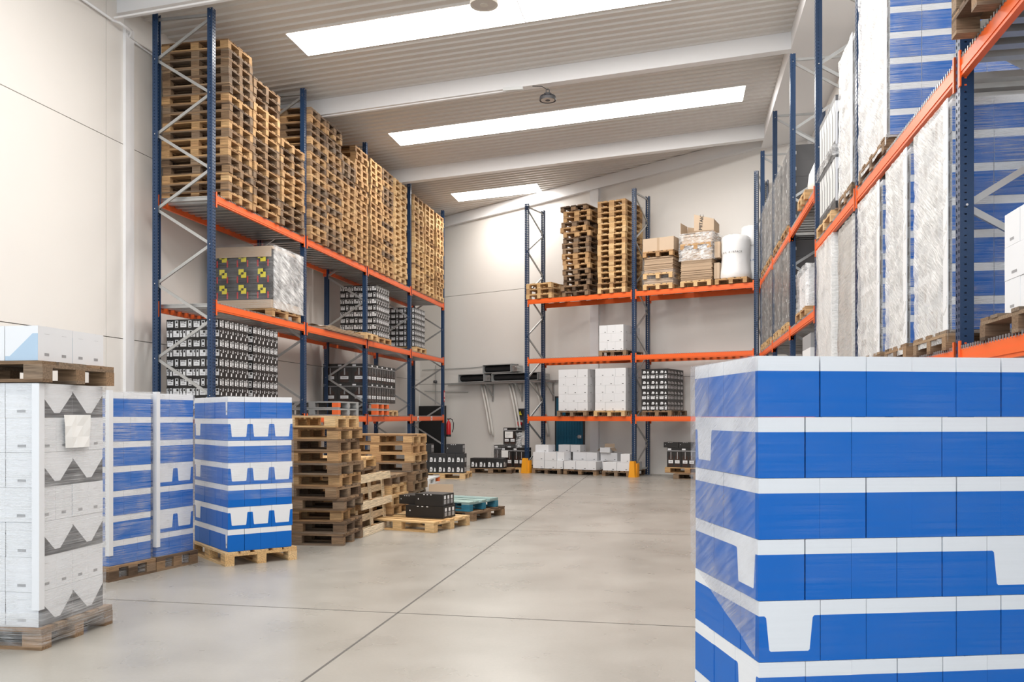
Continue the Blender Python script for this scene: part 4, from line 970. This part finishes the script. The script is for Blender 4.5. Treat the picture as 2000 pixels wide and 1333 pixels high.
# grey wrapped loads in the next bay
for y0, w_, d, zt_ in ((10.32, .95, 'first grey wrapped load', 1.62), (11.70, 1.3, 'second grey wrapped load', 1.70)):
    rpal(y0+w_/2, L1, .8 if w_ < 1 else 1.2, f'wooden pallet under the {d} on the right rack')
    T = rl(y0, L1+.147); n = 5
    for r in range(n):
        for j in range(2 if w_ < 1 else 3): cbox('small', T, 0, j*w_/(2 if w_ < 1 else 3), r*zt_/n, .4, w_/(2 if w_ < 1 else 3), zt_/n, False, f'white carton, {FST[n-1-r]} row down, {FST[j]} along aisle face of {d}', f'white cartons of the {d}', 'white_carton')
    wrap('stretch_wrap', T, -.02, 1.15, -.0 if w_ < 1 else .0, w_+.01, -.03, zt_+.03, 'filmgrey' if w_ < 1 else 'filmheavy', f'thick film around the {d}', amp=.02)
# white bottle cartons on the upper shelf
rpal(12.3, L2, 1.2, 'yellowish wooden pallet under the white bottle cartons on the right rack', 'fresh')
T = rl(11.62, L2+.147)
for r in range(2):
    for i in range(2): cbox('wbottle', T, i*.56, 0, r*.72, .56, .42, .72, False, f'white bottle-print carton facing the aisle end, {["lower", "upper"][r]} tier, {FST[i]} from aisle', 'white bottle-print cartons', 'large_carton')
    for j in range(1, 3): cbox('wbottle', T, 0, j*.42, r*.72, .56, .42, .72, False, f'white bottle-print carton, {["lower", "upper"][r]} tier, {FST[j]} along the aisle face', 'white bottle-print cartons', 'large_carton')
wrap('stretch_wrap', T, -.02, 1.14, -.02, 1.28, 0, 1.50, 'filmveil', 'clear film around the white bottle cartons on the right rack', amp=.02)
wrap('stretch_wrap', T, -.03, 1.15, -.03, 1.29, .66, .80, 'filmsilver', 'twisted dark film band around the middle of the white bottle cartons', amp=.03)
mb = MB(); c = T @ Vector((.40, .35, 1.44))
mb.tube([(c.x+.16*math.cos(t), c.y, c.z+.16+.20*math.sin(t)) for t in [q*2*math.pi/20 for q in range(21)]], .03, 'black', 8, False)
mb.tube([(c.x+.05+.13*math.cos(t), c.y+.07, c.z+.15+.19*math.sin(t)) for t in [q*2*math.pi/20 for q in range(21)]], .025, 'black', 8, False)
put('rubber_hose', mb, 'black hose coils standing on top of the white bottle cartons', 'hose', smooth=True)
# dark carton loads in the far bays
for lv, zb, hh in ((0, 3.148, 1.45), (1, 4.888, 1.42)):
    nm = ['middle', 'upper'][lv]
    for q, (y0, w_) in enumerate(((16.25, 1.15), (17.6, 1.2), (19.18, 1.15), (20.45, 1.15))):
        d = f'{FST[q]} {nm} dark load'
        rpal(y0+w_/2, zb, 1.0, f'wooden pallet under the {d} on the right rack', 'fresh' if lv == 0 else 'pine', False)
        T = rl(y0, zb+.147); n = 5
        for r in range(n):
            for i in range(2 if q == 0 else 1): cbox('dark', T, i*.55, 0, r*hh/n, .55, w_/2, hh/n, False, f'dark grey carton, {FST[n-1-r]} row down, {FST[i]} from aisle, near face of {d}', f'dark cartons of the {d}', 'dark_carton')
            cbox('dark', T, 0, w_/2, r*hh/n, .55, w_/2, hh/n, False, f'dark grey carton, {FST[n-1-r]} row down, rear one in {d}', f'dark cartons of the {d}', 'dark_carton')
        wrap('stretch_wrap', T, -.03, (-.01), -.01, w_+.01, 0, hh, 'filmdark', f'wrinkled silvery film on the aisle face of the {d}', amp=.03, n=6)
rpal(14.2, 4.888, .8, 'wooden pallet under the white bag on the upper right shelf', 'fresh', True, 1.86)
mb = MB(); mb.lathe([(.0, .62), (.2, .6), (.36, .5), (.44, .32), (.46, .15), (.38, .0), (0, 0)][::-1], 'foam', 20); 
put('bulk_bag', mb, 'rounded white bag on a pallet on the upper right shelf', 'bag', None, (2.42, 14.2, 4.888+.147), 0, smooth=True)
rpal(14.6, 3.148, 1.2, 'wooden pallet under the silvery crumpled load on the right rack', 'pine')
T = rl(14.05, 3.148+.147)
for r in range(2):
    for j in range(2): cbox('small', T, .02, j*.55+.02, r*.3, .5, .52, .3, False, f'white carton, {["lower", "upper"][r]} tier, {FST[j]} along aisle, under crumpled silvery film', 'white cartons under crumpled film', 'white_carton')
    cbox('dark', T, .55, .02, r*.5, .5, 1.0, .5, False, f'big dark carton, {["lower", "upper"][r]} one, behind the crumpled silvery load', 'big dark cartons', 'dark_carton')
wrap('stretch_wrap', T, -.02, .54, -.02, 1.12, 0, .66, 'filmsilver', 'crumpled silvery film around the low load on the middle right shelf', top=True, amp=.04)
rpal(14.2, 1.608, .8, 'wooden pallet under the grey hooded load low on the right rack', 'pine')
mb = lump(rl(13.75, 1.608+.147), 0, 1.1, 0, .9, 0, 1.1, ('label', 'card_w'), 5, 21); put('wrapped_load', mb, 'grey hooded load low on the right rack beyond the foreground stack', 'wrapped load')
# nearest right bay
rpal(5.48, L1, 1.2, 'old wooden pallet under white cartons on the nearest right shelf', 'aged')
T = rl(4.90, L1+.147, 1.98)
for r in range(3):
    n = 4 if r != 1 else 3
    for j in range(n):
        w_ = .98/n
        cbox('white', T, 0, j*w_, r*.205, w_, .34, .205, True, f'white carton, {FST[2-r]} row down, {FST[n-1-j]} from the rack post, nearest right shelf', 'white cartons on the nearest right shelf', 'white_carton')
for i in range(3):
    pallet(1.78+.6, 5.80, L2+.006+i*.1452, 0, f'dark wooden pallet overhanging the top beam at upper right, {["lowest", "middle", "highest"][i]} of three', 'dark pallets at upper right', .9, 'aged', True)

# ------------------------------------------------------------------ wall equipment at the back
WA = -math.atan(WM)
def wT(x, z, off=0): return Matrix.Translation((x, wy(x), z)) @ Matrix.Rotation(WA, 4, 'Z') @ Matrix.Translation((0, -off, 0))
mb = MB(); mb.T = wT(-6.9, 2.62)
mb.box(-.6, 3.9, -.42, -.37, 0, .05, 'galv'); mb.box(-.6, 3.9, -.08, -.03, 0, .05, 'galv')
sh = put('equipment_shelf', mb, 'grey steel bracket shelf on the back wall carrying the fan units', 'shelf')
for x in (1.2, 2.35, 3.5):
    mb = MB(); mb.T = wT(-6.9, 2.62); mb.box(x, x+.05, -.04, 0, -.55, .0, 'galv'); mb.bar((x+.025, -.4, -.01), (x+.025, -.04, -.38), .04, .04, 'galv'); mb.box(x, x+.05, -.4, -.03, -.04, 0, 'galv')
    obj('bracket', mb.mesh('bracket'), sh)
def fan(x0, L, z, lab, h=.26):
    mb = MB(); mb.T = wT(-6.9, z); t = .02
    mb.box(x0, x0+L, -.45, -.05, h-t, h, 'greyplastic'); mb.box(x0, x0+L, -.45, -.05, 0, t, 'greyplastic'); mb.box(x0, x0+t, -.45, -.05, 0, h, 'greyplastic'); mb.box(x0+L-t, x0+L, -.45, -.05, 0, h, 'greyplastic'); mb.box(x0, x0+L, -.12, -.05, 0, h, 'black')
    o = put('fan_coil_unit', mb, lab, 'air unit')
    mb = MB(); mb.T = wT(-6.9, z); mb.tube([(x0+t, -.28, h/2), (x0+L-t, -.28, h/2)], h*.36, 'black', 12); obj('fan_drum', mb.mesh('fan_drum'), o)
    mb = MB(); mb.T = wT(-6.9, z); mb.box(x0+L+.005, x0+L+.2, -.4, -.1, .02, h*.8, 'galv'); mb.tube([(x0+L+.1, -.42, .05), (x0+L+.15, -.43, h*.6), (x0+L+.25, -.3, h*.5)], .02, 'galv', 6); obj('valve_box', mb.mesh('valve_box'), o)
    return o
fan(.15, 1.05, 2.68, 'left dark fan coil unit on the steel shelf of the back wall')
fan(1.5, 1.75, 2.68, 'right long fan coil unit on the steel shelf of the back wall', .25)
fan(1.15, 1.1, 2.95, 'upper fan coil unit stacked on the other two at the back wall')
for x, sw in ((-6.15, .35), (-5.15, .35), (-4.25, .35)):
    mb = MB(); mb.T = wT(x, 0)
    for o_ in (0, .12):
        mb.tube([(o_+sw*t+.06*math.sin(3*t), -.12-.05*math.sin(3*t), 2.6-1.55*t-(.06 if o_ else 0)*t) for t in [q/10 for q in range(11)]], .035, 'pipe', 8)
    put('insulated_pipe', mb, f'pair of white insulated pipes hanging down the back wall, {"leftmost pair" if x < -6 else ("middle pair" if x < -5 else "rightmost pair behind the rack post")}', 'pipe', 'hanging white pipes', smooth=True)
mb = MB(); mb.tube([wT(-8.5, 3.16, .04).translation, wT(-6.6, 3.16, .04).translation, wT(-5.6, 3.22, .04).translation], .014, 'galv', 6); mb.tube([wT(-8.4, 2.45, .04).translation, wT(-6.7, 2.38, .04).translation], .014, 'galv', 6); mb.tube([wT(-7.95, 2.02, .04).translation, wT(-7.95, 3.3, .04).translation], .014, 'galv', 6)
put('conduit', mb, 'thin grey conduit pipes running along the far left of the back wall', 'pipe')
mb = MB(); mb.T = wT(-7.95, 2.75, .07); mb.lathe([(.0, -.05), (.06, -.04), (.07, 0), (.05, .05), (0, .05)], 'dark', 12); put('junction_box', mb, 'small dark junction box on the conduit of the back wall', 'electrical box')
mb = MB(); mb.T = wT(-4.78, 1.18, 0); mb.box(-.13, .13, -.10, 0, 0, .66, 'dark'); mb.box(-.12, .12, -.105, -.10, .42, .63, 'black')
eb = put('switch_box', mb, 'dark electrical switch box with yellow warning triangle on the back wall', 'electrical box')
mb = MB(); mb.T = wT(-4.78, 1.18, 0); mb.poly([(-.07, -.108, .46), (.07, -.108, .46), (0, -.108, .59)], 'ylabel'); mb.poly([(-.012, -.110, .485), (.012, -.110, .485), (.004, -.110, .55), (-.004, -.110, .55)], 'ink'); obj('warning_sign', mb.mesh('warning_sign'), eb)
mb = MB(); mb.T = wT(-4.78, 1.18, 0); mb.tube([(0, -.10, .2), (0, -.16, .2)], .075, 'red', 14); mb.box(-.11, .11, -.14, -.1, .24, .30, 'greyplastic'); mb.tube([(0, -.1, .06), (0, -.15, .05)], .055, 'greyplastic', 12); obj('rotary_switch', mb.mesh('rotary_switch'), eb)
mb = MB(); mb.T = wT(-8.12, 0, 0); mb.box(-.6, .62, -.06, -.01, .0, 1.95, 'black'); put('partition_screen', mb, 'tall black panel against the back wall behind the end of the left rack', 'panel')
# extinguisher on the end post of the left rack
mb = MB(); mb.lathe([(0, 0), (.07, 0), (.075, .03), (.075, .36), (.05, .43), (.02, .46), (.02, .5), (0, .5)], 'red', 18)
ex = put('fire_extinguisher', mb, 'red fire extinguisher hanging on the end post of the left rack', 'fire extinguisher', None, (XLf+.10, YL0+4*BAY+.16, 1.0), smooth=True)
mb = MB(); mb.tube([(0, 0, .5), (.05, 0, .53), (.12, 0, .50), (.16, 0, .38), (.15, 0, .2), (.12, 0, .1)], .014, 'black', 8); obj('hose', mb.mesh('hose', smooth=True), ex)
mb = MB(); mb.box(-.05, .04, -.015, .015, .5, .53, 'black'); mb.lathe([(0, -.04), (.078, -.04), (.078, .03), (0, .03)], 'black', 18); obj('handle', mb.mesh('handle'), ex)
mb = MB(); mb.box(0, .004, -.06, .06, 0, .36, 'red'); mb.box(.004, .006, -.04, .04, .05, .1, 'paper'); mb.box(.004, .006, -.03, .03, .16, .3, 'paper')
put('fire_sign', mb, 'small red and white fire sign on the end post of the left rack', 'sign', None, (XLf+.002, YL0+4*BAY+.0, 2.05))
for y in (23.6, 24.95):
    mb = MB(); mb.box(0, .003, -.07, .07, 0, .12, 'paper'); mb.box(.003, .004, -.035, .035, .02, .09, 'ink' if y < 24 else 'red'); put('shelf_label', mb, f'white location label on the lowest orange beam, {"nearer" if y < 24 else "farther"} one in the last left bay', 'label', 'white labels on the lowest beam', (XLf+.01, y, 1.48))
# conduit on the left wall
mb = MB(); mb.tube([(XL+.04, 8, 7.72), (XL+.04, 12.05, 7.72), (XL+.12, 12.1, 7.7), (XL+.12, 12.4, 7.7), (XL+.04, 12.45, 7.62), (XL+.04, 26, 7.62)], .022, 'white', 8)
put('conduit', mb, 'white cable pipe running high along the left wall', 'pipe', smooth=True)
mb = MB()
for x0, x1 in ((XL+.1, -3.4),): mb.tube([(x0, 17.0, zr(x0)-.40), (x1, 17.0, zr(x1)-.40)], .016, 'white', 8)
mb.box(-3.45, -3.05, 16.95, 17.03, zr(-3.2)-.42, zr(-3.2)-.362, 'whiteplastic'); put('conduit', mb, 'white cable pipe under the middle roof beam beside the dark lamp', 'pipe')
mb = MB(); mb.tube([(XL+.1, 12.0, zr(XL)-.40), (-5.5, 12.0, zr(-5.5)-.40)], .016, 'white', 8); put('conduit', mb, 'white cable pipe under the nearest roof beam at upper left', 'pipe')

# ------------------------------------------------------------------ high bay lamps
def highbay(x, y, z, r, k, lab):
    mb = MB(); mb.lathe([(0, .0), (r*.82, .0), (r*.98, -.01), (r, .02), (r*.98, .045), (r*.7, .07), (r*.5, .075), (r*.46, .13), (r*.2, .14), (0, .14)], k, 32)
    for i in range(20):
        a = 2*math.pi*i/20; mb.bar((r*.5*math.cos(a), r*.5*math.sin(a), .085), (r*.92*math.cos(a), r*.92*math.sin(a), .062), .006, .03, k)
    o = put('high_bay_lamp', mb, lab, 'lamp', None, (x, y, z))
    mb = MB(); mb.lathe([(0, -.004), (r*.3, -.004), (r*.8, -.003), (r*.82, .0)], 'lens', 32); mb.lathe([(0, -.012), (r*.28, -.010), (r*.3, -.004)], k, 20); obj('lens', mb.mesh('lens'), o)
    mb = MB(); mb.tube([(.035*math.cos(t), 0, .18+.04*math.sin(t)) for t in [q*2*math.pi/14 for q in range(15)]], .008, k, 6, False); mb.tube([(0, 0, .13), (0, 0, .15)], .02, k, 8); obj('hook', mb.mesh('hook'), o)
    mb = MB(); top = zr(x)-z; mb.tube([(0, 0, .2), (-.12, .0, .28), (-.32, .1, top-.40)] if k != 'beige' else [(0, 0, .2), (0, 0, top)], .008, k, 6); obj('cable', mb.mesh('cable'), o)
highbay(-2.54, 16.9, 7.80, .165, 'dark', 'dark round high bay lamp hanging below the middle roof beam')
highbay(-2.69, 11.9, 7.36, .20, 'beige', 'pale round high bay lamp cut by the top edge of the photo')

# ------------------------------------------------------------------ light
w = bpy.data.worlds.new('daylight'); sc.world = w; w.use_nodes = True
w.node_tree.nodes['Background'].inputs[0].default_value = (.82, .91, 1, 1); w.node_tree.nodes['Background'].inputs[1].default_value = 1.55
sc.view_settings.view_transform = 'Standard'; sc.view_settings.look = 'None'; sc.view_settings.gamma = 1; sc.view_settings.exposure = .72; sc.view_settings.use_curve_mapping = False
cy = sc.cycles
cy.use_denoising = True
try: cy.denoiser = 'OPENIMAGEDENOISE'
except Exception: pass
cy.max_bounces = 8; cy.diffuse_bounces = 4; cy.glossy_bounces = 4; cy.transparent_max_bounces = 14; cy.sample_clamp_indirect = 6
cy.caustics_reflective = False; cy.caustics_refractive = False
